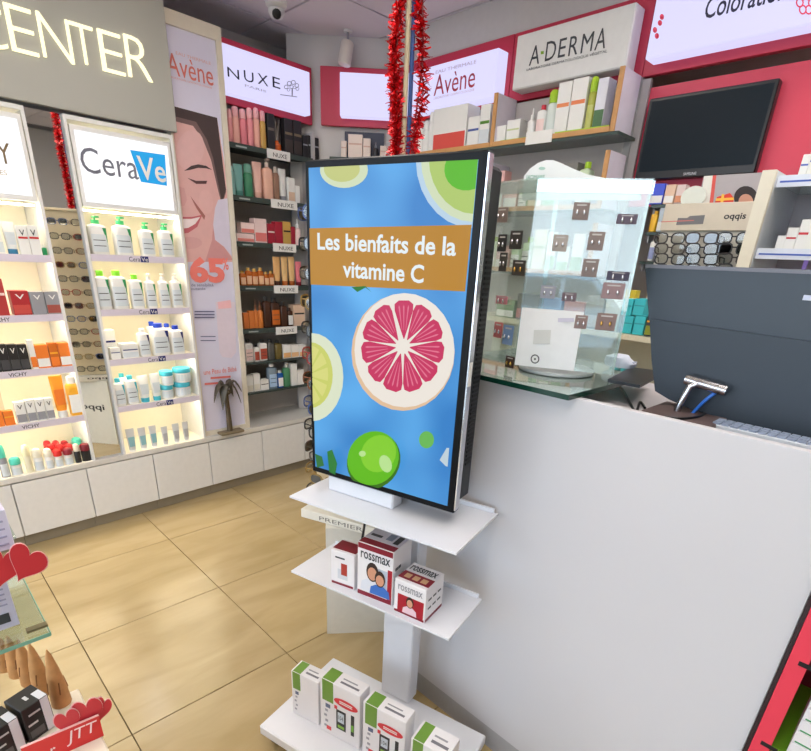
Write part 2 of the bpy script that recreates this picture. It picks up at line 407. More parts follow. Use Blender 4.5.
def lit_unit(name, label, u0, u1, zl, brand, hdr, lefts):
    """zl: shelf top heights, high to low"""
    t = thing(name, label, 'cabinet', F1, u0, 0, ZW+.0005)
    W_, dz = u1-u0, -ZW
    MB().box(0, .013, 0, .30, 0, 2.03+dz).build('side_panel', WHITE, t); MB().box(W_-.013, W_, 0, .30, 0, 2.03+dz).build('side_panel', WHITE, t)
    MB().box(.0135, W_-.0135, .285, .30, 0, 2.03+dz).build('back_panel', INNER, t)
    MB().box(.0135, W_-.0135, 0, .284, 2.012+dz, 2.03+dz).build('top_panel', WHITE, t)
    zs = list(zl)
    for i, z in enumerate(zs):
        if i == len(zs)-1:
            MB().box(.0135, W_-.0135, 0, .284, 0, z+dz-.002).build('shelf', INNER, t); continue
        s_ = MB().box(.0135, W_-.0135, .004, .284, z-.014+dz, z+dz).build('shelf', INNER, t)
        ps = MB().box(.0135, W_-.0135, -.002, .003, z-.03+dz, z+.002+dz).build('price_strip', mt((216,208,222), .4), t)
        x = lefts[i]
        if brand == 'v': text('VICHY', x, x+.075, z-.024+dz, z-.006+dz, -.0028, pINK, ps, bold=.01)
        else:
            text('Cera', x, x+.055, z-.026+dz, z-.004+dz, -.0028, pINK, ps)
            MB().box(x+.058, x+.098, -.0028, -.0022, z-.028+dz, z+dz).build('logo_block', pNAVY, ps)
            text('Ve', x+.062, x+.094, z-.024+dz, z-.005+dz, -.0034, pW, ps)
    tops = [hdr[0]]+[z-.016 for z in zs[:-1]]
    for z in tops: MB().box(.03, W_-.03, .03, .05, z-.008+dz, z-.001+dz).build('light_strip', STRIP, t)
    return t, dz
# shelf heights from pixels
YF = .014
zC = [F1.px(x, y, YF)[1] for x, y in ((131,256), (139,309), (146,357), (151,402), (160,449))]
zV = [F1.px(x, y, YF)[1] for x, y in ((27,255), (33,315), (37,369), (41,421), (48,470))]
cu0, cu1 = .432, .925
vu0, vu1 = -.42, .286
c_t, dz = lit_unit('lit_cabinet', 'white lit cabinet with a blue-square logo header, second from left', cu0, cu1, zC, 'c', (1.655,), [.19, .2, .21, .22])
v_t, dz = lit_unit('lit_cabinet', 'white lit cabinet at the far left edge, dark lettering on header', vu0, vu1, zV, 'v', (1.655,), [.36, .40, .415, .415])
def header(t, w, z0, z1):
    h = MB().box(.001+.018, w-.019, -.001, .02, z0-.02+dz, z1+.02+dz).build('header_sign', WHITE, t)
    MB().box(.035, w-.035, -.004, -.0015, z0+dz, z1+dz).build('lit_face', glow((250,250,252), 1.0), h)
    return h
W_ = cu1-cu0; hc = header(c_t, W_, 1.685, 1.975)
sh = Sheet(c_t, F1, -.0045).base(cu0, 0, ZW)
GTX = P_(110,112,125)
sh.text('Cera', 81, 137, 176, 151, GTX, parent=hc)
sh.poly([(130,150),(165,155),(167,186),(141,182)], glow((40,160,225), .9), 'logo_block', hc)
sh.text('Ve', 138, 165, 181, 158, pW, .012, parent=hc)
hv = header(v_t, vu1-vu0, 1.685, 1.975)
sv = Sheet(v_t, F1, -.0045).base(vu0, 0, ZW)
sv.text('VICHY', -62, 10, 160, 138, mt((120,100,70), .4), parent=hv)
sv.text('LABORATOIRES', -52, 6, 172, 167, mt((190,170,130), .4), parent=hv)
# mirror strip in the gap
gm = MB().box(vu1+.002, cu0-.002, .02, .03, ZW+.001, 2.03).build('wall_mirror', mt((235,235,232), .02, 1, noise=0))
gm.location = F1.o; gm.rotation_euler = (0, 0, F1.rot); tag(gm, 'narrow tall mirror strip between the two lit cabinets', 'mirror')
# products in the blue-logo cabinet
LC = 'lit blue-logo cabinet'
G = 'bottles and boxes in the blue-logo cabinet'
def it(name, kind, desc, cat, x0, x1, yt, **op): return (name, kind, desc, cat, x0, x1, yt, op)
rowz(1.635, F1, YF, (131,256), 'top shelf, '+LC, G, [it('pump_bottle', 'pump', 'large white bottle, teal-green cap' if i < 2 else 'smaller white bottle, teal-green cap', 'bottle', a, b, y, b=pW, c=pG, l=pLBL, a=pDG) for i, (a, b, y) in enumerate(((91,109,216.5),(116,133.5,217.5),(142,155.5,223),(161,174.5,224)))])
rowz(zC[0]-.04, F1, YF, (139,309), 'second shelf, '+LC, G, [it('pump_bottle', 'flip' if i < 3 else 'pump', 'white bottle, bright green cap' if i < 3 else 'white pump bottle, green triangle', 'bottle', a, b, y, b=pW, c=pLG if i < 3 else pW, l=pLBL, a=pDG) for i, (a, b, y) in enumerate(((97.5,111.5,271),(113,129,271),(132,144.5,275),(147,157,274),(160.5,170.5,274),(172.5,183,274)))])
rowz(zC[1]-.04, F1, YF, (146,357), 'third shelf, '+LC, G, [
    it('carton', 'box', 'tall cream box with navy corner', 'box', 105.5, 117, 330, b=pW, l=pLBL, a=pNAVY, back=.06),
    it('carton', 'box', 'small cream box with navy corner', 'box', 111, 121, 348, b=pW, a=pNAVY, d=.04),
    it('carton', 'box', 'wide white box with navy corner', 'box', 122.5, 139, 344, b=pW, l=pLBL, a=pNAVY),
    it('lotion_bottle', 'flip', 'slim white bottle', 'bottle', 140, 151, 329, b=pW, c=pW, l=pLBL, a=pNAVY),
    it('lotion_bottle', 'flip', 'front white bottle, blue cap', 'bottle', 153.5, 171, 324, b=pW, c=pBL, l=pLBL, a=pNAVY),
    it('lotion_bottle', 'flip', 'front white bottle, blue cap', 'bottle', 172.5, 185, 326, b=pW, c=pBL, l=pLBL, a=pNAVY),
    it('lotion_bottle', 'flip', 'rear white bottle, blue cap', 'bottle', 150, 160, 322, b=pW, c=pBL, back=.09),
    it('lotion_bottle', 'flip', 'rear white bottle, blue cap', 'bottle', 165, 175, 324, b=pW, c=pBL, back=.09)])
rowz(zC[2]-.04, F1, YF, (151,402), 'fourth shelf, '+LC, G, [
    it('lotion_bottle', 'flip', 'front white bottle, teal cap', 'bottle', 115.5, 126.5, 379, b=pW, c=pTEAL, l=pLBL, a=pTEAL),
    it('lotion_bottle', 'flip', 'front white bottle, teal cap', 'bottle', 127.5, 139, 376, b=pW, c=pTEAL, l=pLBL, a=pTEAL),
    it('lotion_bottle', 'flip', 'rear white bottle, teal cap', 'bottle', 120, 130, 374, b=pW, c=pTEAL, back=.09),
    it('cream_tube', 'tube', 'white tube, teal cap', 'tube', 140, 151.5, 376, b=pW, c=pTEAL, l=pLBL),
    it('cream_tube', 'tube', 'white tube, teal cap', 'tube', 152.5, 162.5, 374, b=pW, c=pTEAL, l=pLBL),
    it('cream_jar', 'jar', 'lower small teal-lid jar', 'jar', 163, 176, 386, b=pW, c=pTEAL, l=pLBL, d=.08),
    it('cream_jar', 'jar', 'lower large teal-lid jar', 'jar', 177, 194, 383, b=pW, c=pTEAL, l=pLBL, d=.1)])
zz = zC[3]
for (a, b, y0, y1, n) in ((163,176,386,372,'small'), (177,194,383,369,'large')):
    zb = F1.px((a+b)/2, y0, YF)[1]
    row(F1, YF, ((a+b)/2, y0), 'fourth shelf, '+LC, G, [it('cream_jar', 'jar', 'upper %s teal-lid jar, stacked' % n, 'jar', a, b, y1, b=pW, c=pTEAL, l=pLBL, d=.08 if n == 'small' else .1)], zs=zb+.0008)
rowz(zC[3]-.04, F1, YF, (160,449), 'bottom shelf, '+LC, G, [it('cream_tube', 'tube', 'small grey-white tube', 'tube', a, b, y, b=P_(205,208,210), c=pW, l=P_(140,186,196) if i < 3 else P_(176,178,182), d=.025) for i, (a, b, y) in enumerate(((128,137,429),(140,148,428),(151,158.5,426),(163,169.5,427),(174,181,424),(184,190,422)))])
# products in the far-left cabinet
LV = 'far-left lit cabinet'
G = 'products in the far-left lit cabinet'
V = dict(t='V', ct=pINK); VW = dict(t='V', ct=pW)
rowz(1.635, F1, YF, (27,255), 'top shelf, '+LV, G, [
    it('cream_tube', 'tube', 'white tube, blue base', 'tube', 5, 18.5, 222, b=pW, c=P_(60,130,170), l=pLBL),
    it('carton', 'box', 'white box with V and red dot', 'box', 19, 29.5, 226, b=pW, a=pRED, **V),
    it('carton', 'box', 'white box with V and red dot', 'box', 30, 40.5, 226, b=pW, a=pRED, **V),
    it('serum_bottle', 'dropper', 'tiny bottle with green base', 'bottle', 42.5, 47.5, 244, b=pDG, c=pW),
    it('carton', 'box', 'white box beside blue-based tube', 'box', -6, 3.5, 225, b=pW, l=pLBL, **V)])
rowz(zV[0]-.04, F1, YF, (33,315), 'second shelf, '+LV, G, [
    it('carton', 'box', 'red box in pale frame', 'box', -8, 7, 279, b=P_(180,60,60), a=pPALE, **VW),
    it('carton', 'box', 'red box with white V', 'box', 12.5, 31, 291, b=P_(175,45,50), l=P_(200,80,70), **VW),
    it('carton', 'box', 'grey box with V, plain', 'box', 31.5, 46, 292, b=pGREY, **VW),
    it('carton', 'box', 'grey box with red patch', 'box', 46.5, 61, 292, b=pGREY, l=P_(160,80,70), **VW)])
rowz(zV[1]-.04, F1, YF, (37,369), 'third shelf, '+LV, G, [it('carton', 'box', 'black box with white V', 'box', a, a+9.7, 344.5, b=pBLK, l=P_(70,70,72), **VW) for a in (0, 10, 20)] + [
    it('carton', 'box', 'black box cut by frame', 'box', -10, -.3, 344.5, b=pBLK, l=P_(70,70,72), **VW),
    it('carton', 'box', 'white box, orange foot', 'box', 30.3, 36.5, 340, b=pW, l=pOR),
    it('carton', 'box', 'orange box, white patch', 'box', 37, 50, 345, b=pOR, l=pW),
    it('carton', 'box', 'dark orange box', 'box', 50.5, 59.5, 343, b=pDOR, a=pYEL, l=pOR),
    it('carton', 'box', 'orange box, white patch', 'box', 60, 73, 343, b=pOR, l=pW)])
rowz(zV[2]-.04, F1, YF, (41,421), 'fourth shelf, '+LV, G, [
    it('carton', 'box', 'beige tall box', 'box', -6, 4, 381, b=pBEIGE, back=.09),
    it('carton', 'box', 'small orange box', 'box', -5, 4, 411, b=pOR, d=.03), it('carton', 'box', 'small orange box', 'box', 4.5, 15, 411, b=pOR, a=pYEL, d=.03),
    it('carton', 'box', 'white box with V', 'box', 16.5, 27, 402, b=pW, l=pGREY, **V),
    it('carton', 'box', 'white box with V', 'box', 27.5, 36.5, 400, b=pW, l=pGREY, **V),
    it('carton', 'box', 'white box with V', 'box', 37, 46, 399, b=pW, l=pGREY, **V),
    it('carton', 'box', 'white box with V', 'box', 46.5, 54.5, 398, b=pW, l=pGREY, **V),
    it('sun_cream_tube', 'tube', 'large orange tube', 'tube', 54, 68, 376, b=P_(248,160,50), c=pW, l=pOR, d=.035),
    it('oil_bottle', 'slim', 'yellow bottle with white label', 'bottle', 69, 82.5, 377, b=pYEL, c=pW, l=pW)])
rowz(zV[3]-.04, F1, YF, (48,470), 'bottom shelf, '+LV, G, [
    it('roll_on', 'stick', 'tall roll-on, mint cap', 'deodorant', -1, 9, 445, b=pGREY, c=pMINT, l=pLBL),
    it('roll_on', 'stick', 'short roll-on, mint cap', 'deodorant', 11, 23.5, 458, b=pW, c=pMINT, l=pLBL),
    it('roll_on', 'stick', 'cream roll-on with cream cap', 'deodorant', 24.5, 33, 445, b=P_(232,226,196), c=P_(236,230,190)),
    it('roll_on', 'stick', 'white roll-on with cream cap', 'deodorant', 34, 44.5, 449, b=pW, c=P_(236,232,214), l=pLBL),
    it('roll_on', 'stick', 'white roll-on with cream cap', 'deodorant', 45.5, 54.5, 449, b=pW, c=P_(236,232,214), l=pLBL),
    it('roll_on', 'stick', 'front roll-on, bright red cap', 'deodorant', 55, 64, 449.5, b=pW, c=P_(220,50,45), l=pLBL),
    it('roll_on', 'stick', 'front roll-on, wine-red cap', 'deodorant', 65, 74.5, 448.5, b=pW, c=P_(130,30,45), l=pLBL),
    it('roll_on', 'stick', 'black roll-on, cream cap', 'deodorant', 75, 81.5, 444, b=pBLK, c=P_(232,222,200)),
    it('roll_on', 'stick', 'black roll-on, wine-red cap', 'deodorant', 82, 92.5, 444, b=pBLK, c=P_(120,30,40))] +
    [it('roll_on', 'stick', 'middle-row roll-on, red cap', 'deodorant', a, a+8.5, 444.5, b=pW, c=P_(200,50,50), back=.055) for a in (49, 58, 67)] +
    [it('roll_on', 'stick', 'rear-row roll-on, red cap', 'deodorant', a, a+8, 441, b=pW, c=P_(185,50,55), back=.105) for a in (46, 54.5, 63)] +
    [it('roll_on', 'stick', 'rear roll-on, mint cap', 'deodorant', 74, 84, 438, b=pW, c=pMINT, back=.105)])
# ------------------------------------------------------------------ grey fascia with glowing letters
fx = [-1.2, .948]
fa = thing('fascia_sign', 'large grey fascia with glowing cream capital letters above the lit cabinets', 'sign', F1, 0, -.012, 2.045)
MB().box(fx[0], fx[1], 0, .025, 0, .62, .002).build('fascia_panel', mt((172,172,164), .55, noise=.03, scale=3), fa)
s_ = Sheet(fa, F1, -.013).base(0, -.012, 2.045)
GLO = glow((255,246,205), 1.25)
for ch, X0, X1, Yb, Yt in (('C',-34,3,46,3),('E',8,34,53,8),('N',40,70,60,17),('T',72,94,64,25.5),('E',100,122,73,33),('R',126,149.5,79,38.5)):
    x0, _ = s_.c(X0, (Yb+Yt)/2); x1, _ = s_.c(X1, (Yb+Yt)/2); _, z0 = s_.c((X0+X1)/2, Yb); _, z1 = s_.c((X0+X1)/2, Yt)
    text(ch, x0, x1, z0, z1, -.0005, GLO, fa, 'letter', -.018, thick=.012)
# ------------------------------------------------------------------ poster frame
px0, px1 = .929, 1.252
pt = thing('poster_frame', 'tall cream framed beauty poster with a smiling face and 65% figure', 'poster', F1, px0, .02, ZW+.0006)
pw, ph = px1-px0, 2.555-ZW
fm = MB().box(0, .012, 0, .045, 0, ph).box(pw-.03, pw, 0, .045, 0, ph).box(.012, pw-.03, 0, .045, ph-.06, ph).box(.012, pw-.03, 0, .045, 0, .03).build('frame', CREAM, pt)
sp = MB().box(.012, pw-.03, .012, .03, .03, ph-.06).build('poster_sheet', mt((218,216,236), .35, noise=.01), pt)
q = Sheet(pt, F1, .0315, (.013, pw-.031, .031, ph-.061)).base(px0, .02, ZW)
SK, SK2, HAIR = mt((222,176,172), .5), mt((206,150,150), .5), mt((72,58,58), .6)
q.poly([(150,100),(217,118),(240,262),(150,262)], SK, 'skin_print', sp)
q.poly([(150,100),(217,118),(226,192),(222,206),(218,190),(211,160),(203,140),(193,126),(150,115)], mt((120,96,94), .6), 'hair_print', sp)
q.poly([(150,100),(217,118),(226,190),(222,202),(219,188),(213,158),(207,140),(196,122),(150,110)], HAIR, 'hair_print', sp)
q.poly([(218,200),(240,196),(242,262),(236,262),(224,247),(215,240),(213,225),(215,208)], mt((214,208,226), .5), 'background_print', sp)
q.poly([(213,225),(215,240),(224,247),(233,260),(205,262),(212,240)], SK2, 'neck_print', sp)
q.poly(ell(190,150,14,20,24,tilt=10), mt((225,182,180), .5), 'forehead_light_print', sp); q.poly(ell(206,202,7,12,20,tilt=-10), mt((225,180,176), .5), 'cheek_light_print', sp)
q.poly([(176,186),(184,188),(187,200),(184,206),(176,206)], mt((214,164,162), .5), 'nose_print', sp)
q.poly(ell(190,243,12,6,20), mt((216,166,164), .5), 'chin_print', sp)
q.poly([(184,171),(191,166),(198,164.5),(206,166),(212,170),(206,168.5),(198,168),(190,170)], HAIR, 'eyebrow_print', sp)
q.poly([(187,178),(196,181),(207,181),(206,184),(196,184)], mt((90,60,60), .6), 'eye_print', sp)
q.poly([(190,196),(199,208),(205,216),(204,220),(196,208)], mt((165,105,98), .6), 'cheek_line_print', sp)
q.poly([(180,217),(192,217),(202,215),(197,227),(188,233),(180,234)], mt((196,104,112), .5), 'lips_print', sp)
q.poly([(180,219),(191,219),(200,217),(195,224),(188,228),(180,229)], mt((242,228,228), .4), 'teeth_print', sp)
q.poly([(150,262),(245,262),(245,270),(150,270)], mt((218,216,236), .35, noise=.01), 'border_print', sp)
RD = mt((224,120,112), .5); SAL = mt((236,128,118), .5); TXB = mt((90,90,130), .5)
q.text('EAU THERMALE', 176, 210, 60, 57, mt((220,170,170), .5), parent=sp)
q.text('Avène', 167, 212, 80, 59, mt((214,120,110), .5), parent=sp)
q.text('LABORATOIRE DERMATOLOGIQUE', 168, 211, 83.5, 81.5, mt((226,160,160), .5), parent=sp)
q.text('65', 189, 224, 283, 257, SAL, .05, parent=sp)
q.text('%', 222, 228, 270, 258, SAL, .02, parent=sp)
q.text('de sensibilité', 191, 213, 286.5, 283.5, TXB, parent=sp); q.text('cutanée', 191, 205, 290, 287.5, TXB, parent=sp)
q.poly([(215,302),(234,302),(236,352),(231,358),(222,357),(219,352)], mt((226,214,228), .4), 'tube_print', sp)
q.poly([(217,302),(230,300),(231,308),(218,309)], mt((240,190,196), .5), 'tube_cap_print', sp)
for y in (311, 314, 317): q.poly([(194,y),(214,y),(214,y+1.1),(194,y+1.1)], TXB, 'text_line_print', sp)
for y in (336, 340): q.poly([(200,y),(215,y),(215,y+.9),(200,y+.9)], TXB, 'text_line_print', sp)
q.text('une Peau de Bébé', 203, 236, 373, 368, RD, parent=sp)
for y, a, b in ((377,210,230),(383,204,222)): q.poly([(a,y),(b,y-1.5),(b,y+.5),(a,y+2)], RD, 'text_line_print', sp)
# ------------------------------------------------------------------ palm ornament on the worktop
bx, by = F1.pz(226, 431, ZW)
pm = thing('palm_ornament', 'small bronze palm tree ornament standing before the tall poster', 'ornament', F1, bx, by-.055, ZW+.0008)
BRZ = mt((92,80,62), .5, .4, noise=.2, scale=60); BRL = mt((82,76,66), .5, .3, noise=.25, scale=60)
MB().box(-.075, .085, -.035, .03, 0, .016, .003).build('base', mt((126,112,88), .6), pm)
MB().tube([(0,0,.0162),(.0,0,.1),(-.002,0,.2),(-.004,0,.30)], [.019,.016,.014,.012], 10).build('trunk', BRZ, pm, True)
for k, (ax, ay, dr, wd) in enumerate(((-.095,-.01,.12,.055),(-.05,-.03,.17,.062),(.02,-.045,.09,.045),(.085,-.02,.15,.07),(.105,.0,.08,.05),(-.06,.01,.06,.045),(.06,.012,.05,.05))):
    mb = MB(); L_ = []; R_ = []
    n = 7; perp = Vector((-ay, ax, 0)).normalized()
    for i in range(n):
        f = i/(n-1); c = Vector((ax*f, ay*f, .295+.075*math.sin(f*math.pi*.8)*1.0-dr*f*f)); w_ = wd*.5*math.sin(math.pi*min(1, f*.85+.12))
        L_.append(c-perp*w_+Vector((0,0,-w_*.5))); R_.append(c+perp*w_+Vector((0,0,-w_*.5)))
    up = Vector((0,0,.004)); C_ = [(a+b)/2+up+Vector((0,0,.008)) for a, b in zip(L_, R_)]
    secs = [[a, c, b, (a+b)/2+Vector((0,0,.002))] for a, b, c in zip(L_, R_, C_)]
    mb.loft(secs).build('frond', BRL, pm, True)
for k, (x, y) in enumerate(((-.026,-.016),(.0,-.028),(.024,-.014))):
    MB().lathe([(.003,.262),(.011,.269),(.012,.277),(.008,.287),(.002,.291)], x, y, 8).build('coconut', BRZ, pm, True)
# ------------------------------------------------------------------ tree-logo shelf bay
YN = .07
n0, n1 = 1.258, 1.86
zN = [F1.px(x, y, YN)[1] for x, y in NPX]
nb = thing('shelf_bay', 'grey open shelf bay under the tree-logo light box', 'shelving', F1, n0, YN, ZW+.0006)
GB = mt((188,182,174), .7); GSH = mt((58,70,66), .5)
MB().box(0, n1-n0, .26, .28, 0, 1.86).build('back_panel', GB, nb); MB().box(n1-n0, n1-n0+.018, .0, .28, 0, 1.80).build('side_panel', mt((190,186,186), .6), nb)
MB().box(-.004, .01, .03, .26, 0, 1.86).build('side_panel', CREAM, nb)
for i, z in enumerate(zN):
    s1 = MB().box(.012, n1-n0-.002, 0, .258, z-.012-ZW, z-ZW).build('shelf', GSH, nb)
    if i < 5: MB().box(.012, n1-n0-.002, -.004, -.0005, z-.028-ZW, z-ZW-.001).build('shelf_edge', GSH, nb)
tags = ((267,290,149,159,0),(271,297,201,206.5,1),(273,296,244,250,2),(274,298,287,292,3),(276,297,329,334.5,4))
for (a, b, y0, y1, i) in tags:
    xa = F1.px(a, (y0+y1)/2, YN-.006)[0]-n0; xb = F1.px(b, (y0+y1)/2, YN-.006)[0]-n0; z = zN[i]-ZW
    tg = MB().box(xa, xb, -.0075, -.005, z-.045, z+.004).build('shelf_label', pW, nb)
    text('NUXE' if i == 0 else 'NUXE', xa+(xb-xa)*.25, xb-(xb-xa)*.15, z-.034, z-.012, -.0082, pBLK, tg)
    MB().box(.06, .13, -.0052, -.0042, z-.02, z-.012).build('shelf_lettering_strip', P_(170,180,176), nb)
LN = 'tree-logo bay'
G = 'products in the tree-logo shelf bay'
rowz(9, F1, YN+.02, (252,146), 'top shelf of '+LN, G, [it('spray_bottle', 'spray', 'pink bottle', 'bottle', a, b, y, b=c, c=P_(240,178,178)) for a, b, y, c in ((229,233.5,109,pPINK),(234,241,106.5,P_(240,180,165)),(241.5,248,109,P_(225,130,140)),(248.5,254.5,108,P_(235,150,155)),(255,261,108,P_(240,178,160)))] + [
    it('oil_bottle', 'spray', 'golden bottle, pink cap', 'bottle', 261.5, 267, 111, b=pGOLD, c=P_(236,170,170)),
    it('carton', 'box', 'narrow black box', 'box', 268, 275, 114, b=pBLK, a=P_(110,100,90)),
    it('carton', 'box', 'wide black box', 'box', 285, 293, 119, b=pBLK, a=P_(120,105,80), l=P_(60,52,46)),
    it('carton', 'box', 'wide black box', 'box', 294, 302, 121, b=pBLK, a=P_(120,105,80), l=P_(60,52,46)),
    it('carton', 'box', 'low black box', 'box', 303, 308, 136, b=pBLK, a=pGREY), it('carton', 'box', 'low black box', 'box', 308.5, 313.5, 136, b=pBLK, a=pGREY), it('carton', 'box', 'low black box', 'box', 314, 319, 138, b=pBLK, a=pGREY)])
u, _ = F1.px(280, 149, YN+.02)
df = thing('reed_diffuser', 'reed diffuser with orange bottle, top shelf of '+LN, 'diffuser', F1, u, YN+.02, zN[0]+.0008, G)
MB().lathe([(.022,0),(.024,.004),(.024,.04),(.012,.05),(.010,.062)], 0, .03, 14).build('bottle', P_(235,110,50,.2), df, True)
for k in range(5):
    a = k*1.3; MB().tube([(.002*math.cos(a), .03+.002*math.sin(a), .063), (.02*math.cos(a), .03+.016*math.sin(a), .165)], .0016, 5).build('reed', P_(190,180,170), df)
rowz(zN[0]-.034, F1, YN+.02, (260,198), 'second shelf of '+LN, G, [
    it('cream_tube', 'slim', 'pale teal bottle', 'bottle', 231, 235.5, 166, b=P_(140,190,185), c=P_(160,205,200)),
    it('cream_tube', 'tube', 'teal tube', 'tube', 236, 245.5, 164, b=P_(120,175,170), c=P_(90,150,140)),
    it('lotion_bottle', 'spray', 'dark green bottle', 'bottle', 246, 254.5, 164, b=pGRN, c=P_(110,165,145)),
    it('cream_tube', 'tube', 'peach tube', 'tube', 255, 264.5, 162, b=P_(236,190,175), c=P_(220,170,150)),
    it('pump_bottle', 'pump', 'peach pump bottle', 'bottle', 265, 274, 159, b=P_(238,188,165), c=P_(225,205,195)),
    it('serum_bottle', 'slim', 'bronze bottle', 'bottle', 274.5, 280, 167, b=P_(150,115,95), c=P_(200,190,180)),
    it('cream_tube', 'tube', 'white tube', 'tube', 280.5, 288, 169, b=pW, c=pGREY),
    it('carton', 'box', 'white box', 'box', 288.5, 295, 178, b=pW, l=pBEIGE),
    it('carton', 'box', 'short white box', 'box', 295.5, 300, 186, b=pW)])
rowz(zN[1]-.034, F1, YN+.02, (262,243), 'third shelf of '+LN, G, [
    it('carton', 'box', 'flat pink-white box', 'box', 237, 254.5, 234, b=pPALE, l=P_(230,140,130), d=.06),
    it('carton', 'box', 'large pink-white box', 'box', 255, 267, 219, b=pPALE, l=P_(230,130,125), d=.06),
    it('carton', 'box', 'red box', 'box', 268, 275, 224, b=P_(165,35,55), a=pPALE), it('carton', 'box', 'red box', 'box', 275.5, 283, 222, b=P_(170,38,58)),
    it('carton', 'box', 'gold box', 'box', 283.5, 291, 222, b=pGOLD, a=pBLK), it('carton', 'box', 'red box', 'box', 291.5, 295.5, 227, b=P_(160,35,55)),
    it('serum_bottle', 'dropper', 'white bottle', 'bottle', 296, 302, 219, b=pPALE, c=pW)])
zb = F1.px(246, 233.5, YN+.02)[1]
row(F1, YN+.02, (246,233.5), 'third shelf of '+LN, G, [it('carton', 'box', 'small pink-white box stacked on another', 'box', 241, 254.5, 223, b=pPALE, l=P_(228,135,125), d=.05)], zs=zb+.001)
rowz(zN[2]-.034, F1, YN+.02, (262,286), 'fourth shelf of '+LN, G, [
    it('oil_bottle', 'slim', 'small amber bottle, gold cap', 'bottle', a, b, y, b=pAMB, c=pGOLD, l=P_(235,190,150)) for a, b, y in ((241,246.5,271),(247,252.5,268),(253,258.5,269),(259,264.5,268),(265,269.5,272),(270,274.5,271))] + [
    it('cream_tube', 'tube', 'golden tube', 'tube', 275, 282.5, 257, b=P_(225,175,115), c=pBRN), it('cream_tube', 'tube', 'golden tube', 'tube', 283, 289.5, 257, b=P_(232,190,130), c=pAMB), it('cream_tube', 'tube', 'golden tube', 'tube', 290, 296.5, 257, b=P_(232,190,130), c=pAMB),
    it('cream_tube', 'tube', 'rose tube', 'tube', 297, 303, 262, b=P_(220,120,130), c=pDRED)])
rowz(zN[3]-.034, F1, YN+.02, (264,328.5), 'fifth shelf of '+LN, G, [
    it('carton', 'box', 'small orange box', 'box', 244, 249, 313, b=P_(210,120,60)), it('carton', 'box', 'small orange box', 'box', 249.5, 254.5, 311, b=P_(215,125,60)),
    it('oil_bottle', 'dropper', 'orange dropper bottle', 'bottle', 255, 258.5, 300, b=P_(220,130,60), c=P_(120,70,40)), it('oil_bottle', 'dropper', 'orange dropper bottle', 'bottle', 259, 264, 301, b=P_(220,130,60), c=P_(120,70,40)),
    it('shampoo_bottle', 'flip', 'dark brown bottle', 'bottle', 264.5, 271.5, 297, b=pBRN, c=pBLK), it('shampoo_bottle', 'flip', 'brown bottle, orange label', 'bottle', 272, 281, 298, b=pBRN, c=pBLK, l=pDOR),
    it('shampoo_bottle', 'flip', 'dark brown bottle', 'bottle', 281.5, 288, 302, b=pBRN, c=pBLK), it('shampoo_bottle', 'flip', 'low dark brown bottle', 'bottle', 288.5, 293.5, 308, b=pBRN, c=pBRN, l=pW),
    it('carton', 'box', 'beige box', 'box', 294, 305, 305, b=pBEIGE, a=pBLK)])
rowz(zN[4]-.034, F1, YN+.02, (266,361.5), 'sixth shelf of '+LN, G, [
    it('lotion_bottle', 'flip', 'white bottle, black cap', 'bottle', a, b, y, b=pW, c=pBLK, l=P_(180,80,60) if i else pPALE) for i, (a, b, y) in enumerate(((246,254,340),(255,260,345),(260.5,268,340)))] + [
    it('lotion_bottle', 'flip', 'smoky grey bottle', 'bottle', 268.5, 275.5, 340, b=P_(90,90,86,.2), c=pBLK), it('lotion_bottle', 'flip', 'olive bottle', 'bottle', 276, 283, 341, b=P_(110,95,50,.2), c=pBLK),
    it('carton', 'box', 'white-orange box', 'box', 283.5, 291, 345, b=pW, l=P_(235,180,120)), it('carton', 'box', 'white-orange box', 'box', 291.5, 299, 345, b=pW, l=P_(235,190,140)), it('carton', 'box', 'white-orange box', 'box', 299.5, 306, 345, b=pW, l=P_(235,190,140))])
rowz(zN[5]-.018, F1, YN+.02, (266,391), 'lowest shelf of '+LN, G, [
    it('carton', 'box', 'white box', 'box', 247, 253.5, 376, b=pW, l=P_(225,222,210)), it('carton', 'box', 'white box', 'box', 254, 260.5, 374, b=pW, l=P_(225,222,210)), it('carton', 'box', 'low white box', 'box', 261, 269, 380, b=pW, a=pBLK),
    it('lotion_bottle', 'flip', 'clear blue bottle', 'bottle', 269.5, 278, 364, b=pCLR, c=pW, l=P_(170,200,230)), it('lotion_bottle', 'flip', 'deep blue bottle', 'bottle', 278.5, 284, 371, b=pBLUEC, c=pW, l=pW),
    it('pump_bottle', 'pump', 'green pump bottle', 'bottle', 284.5, 291, 363, b=P_(80,140,100,.2), c=pW), it('carton', 'box', 'tall white box', 'box', 291.5, 297.5, 364, b=pW), it('carton', 'box', 'tall white box', 'box', 298, 304, 370, b=pW)])
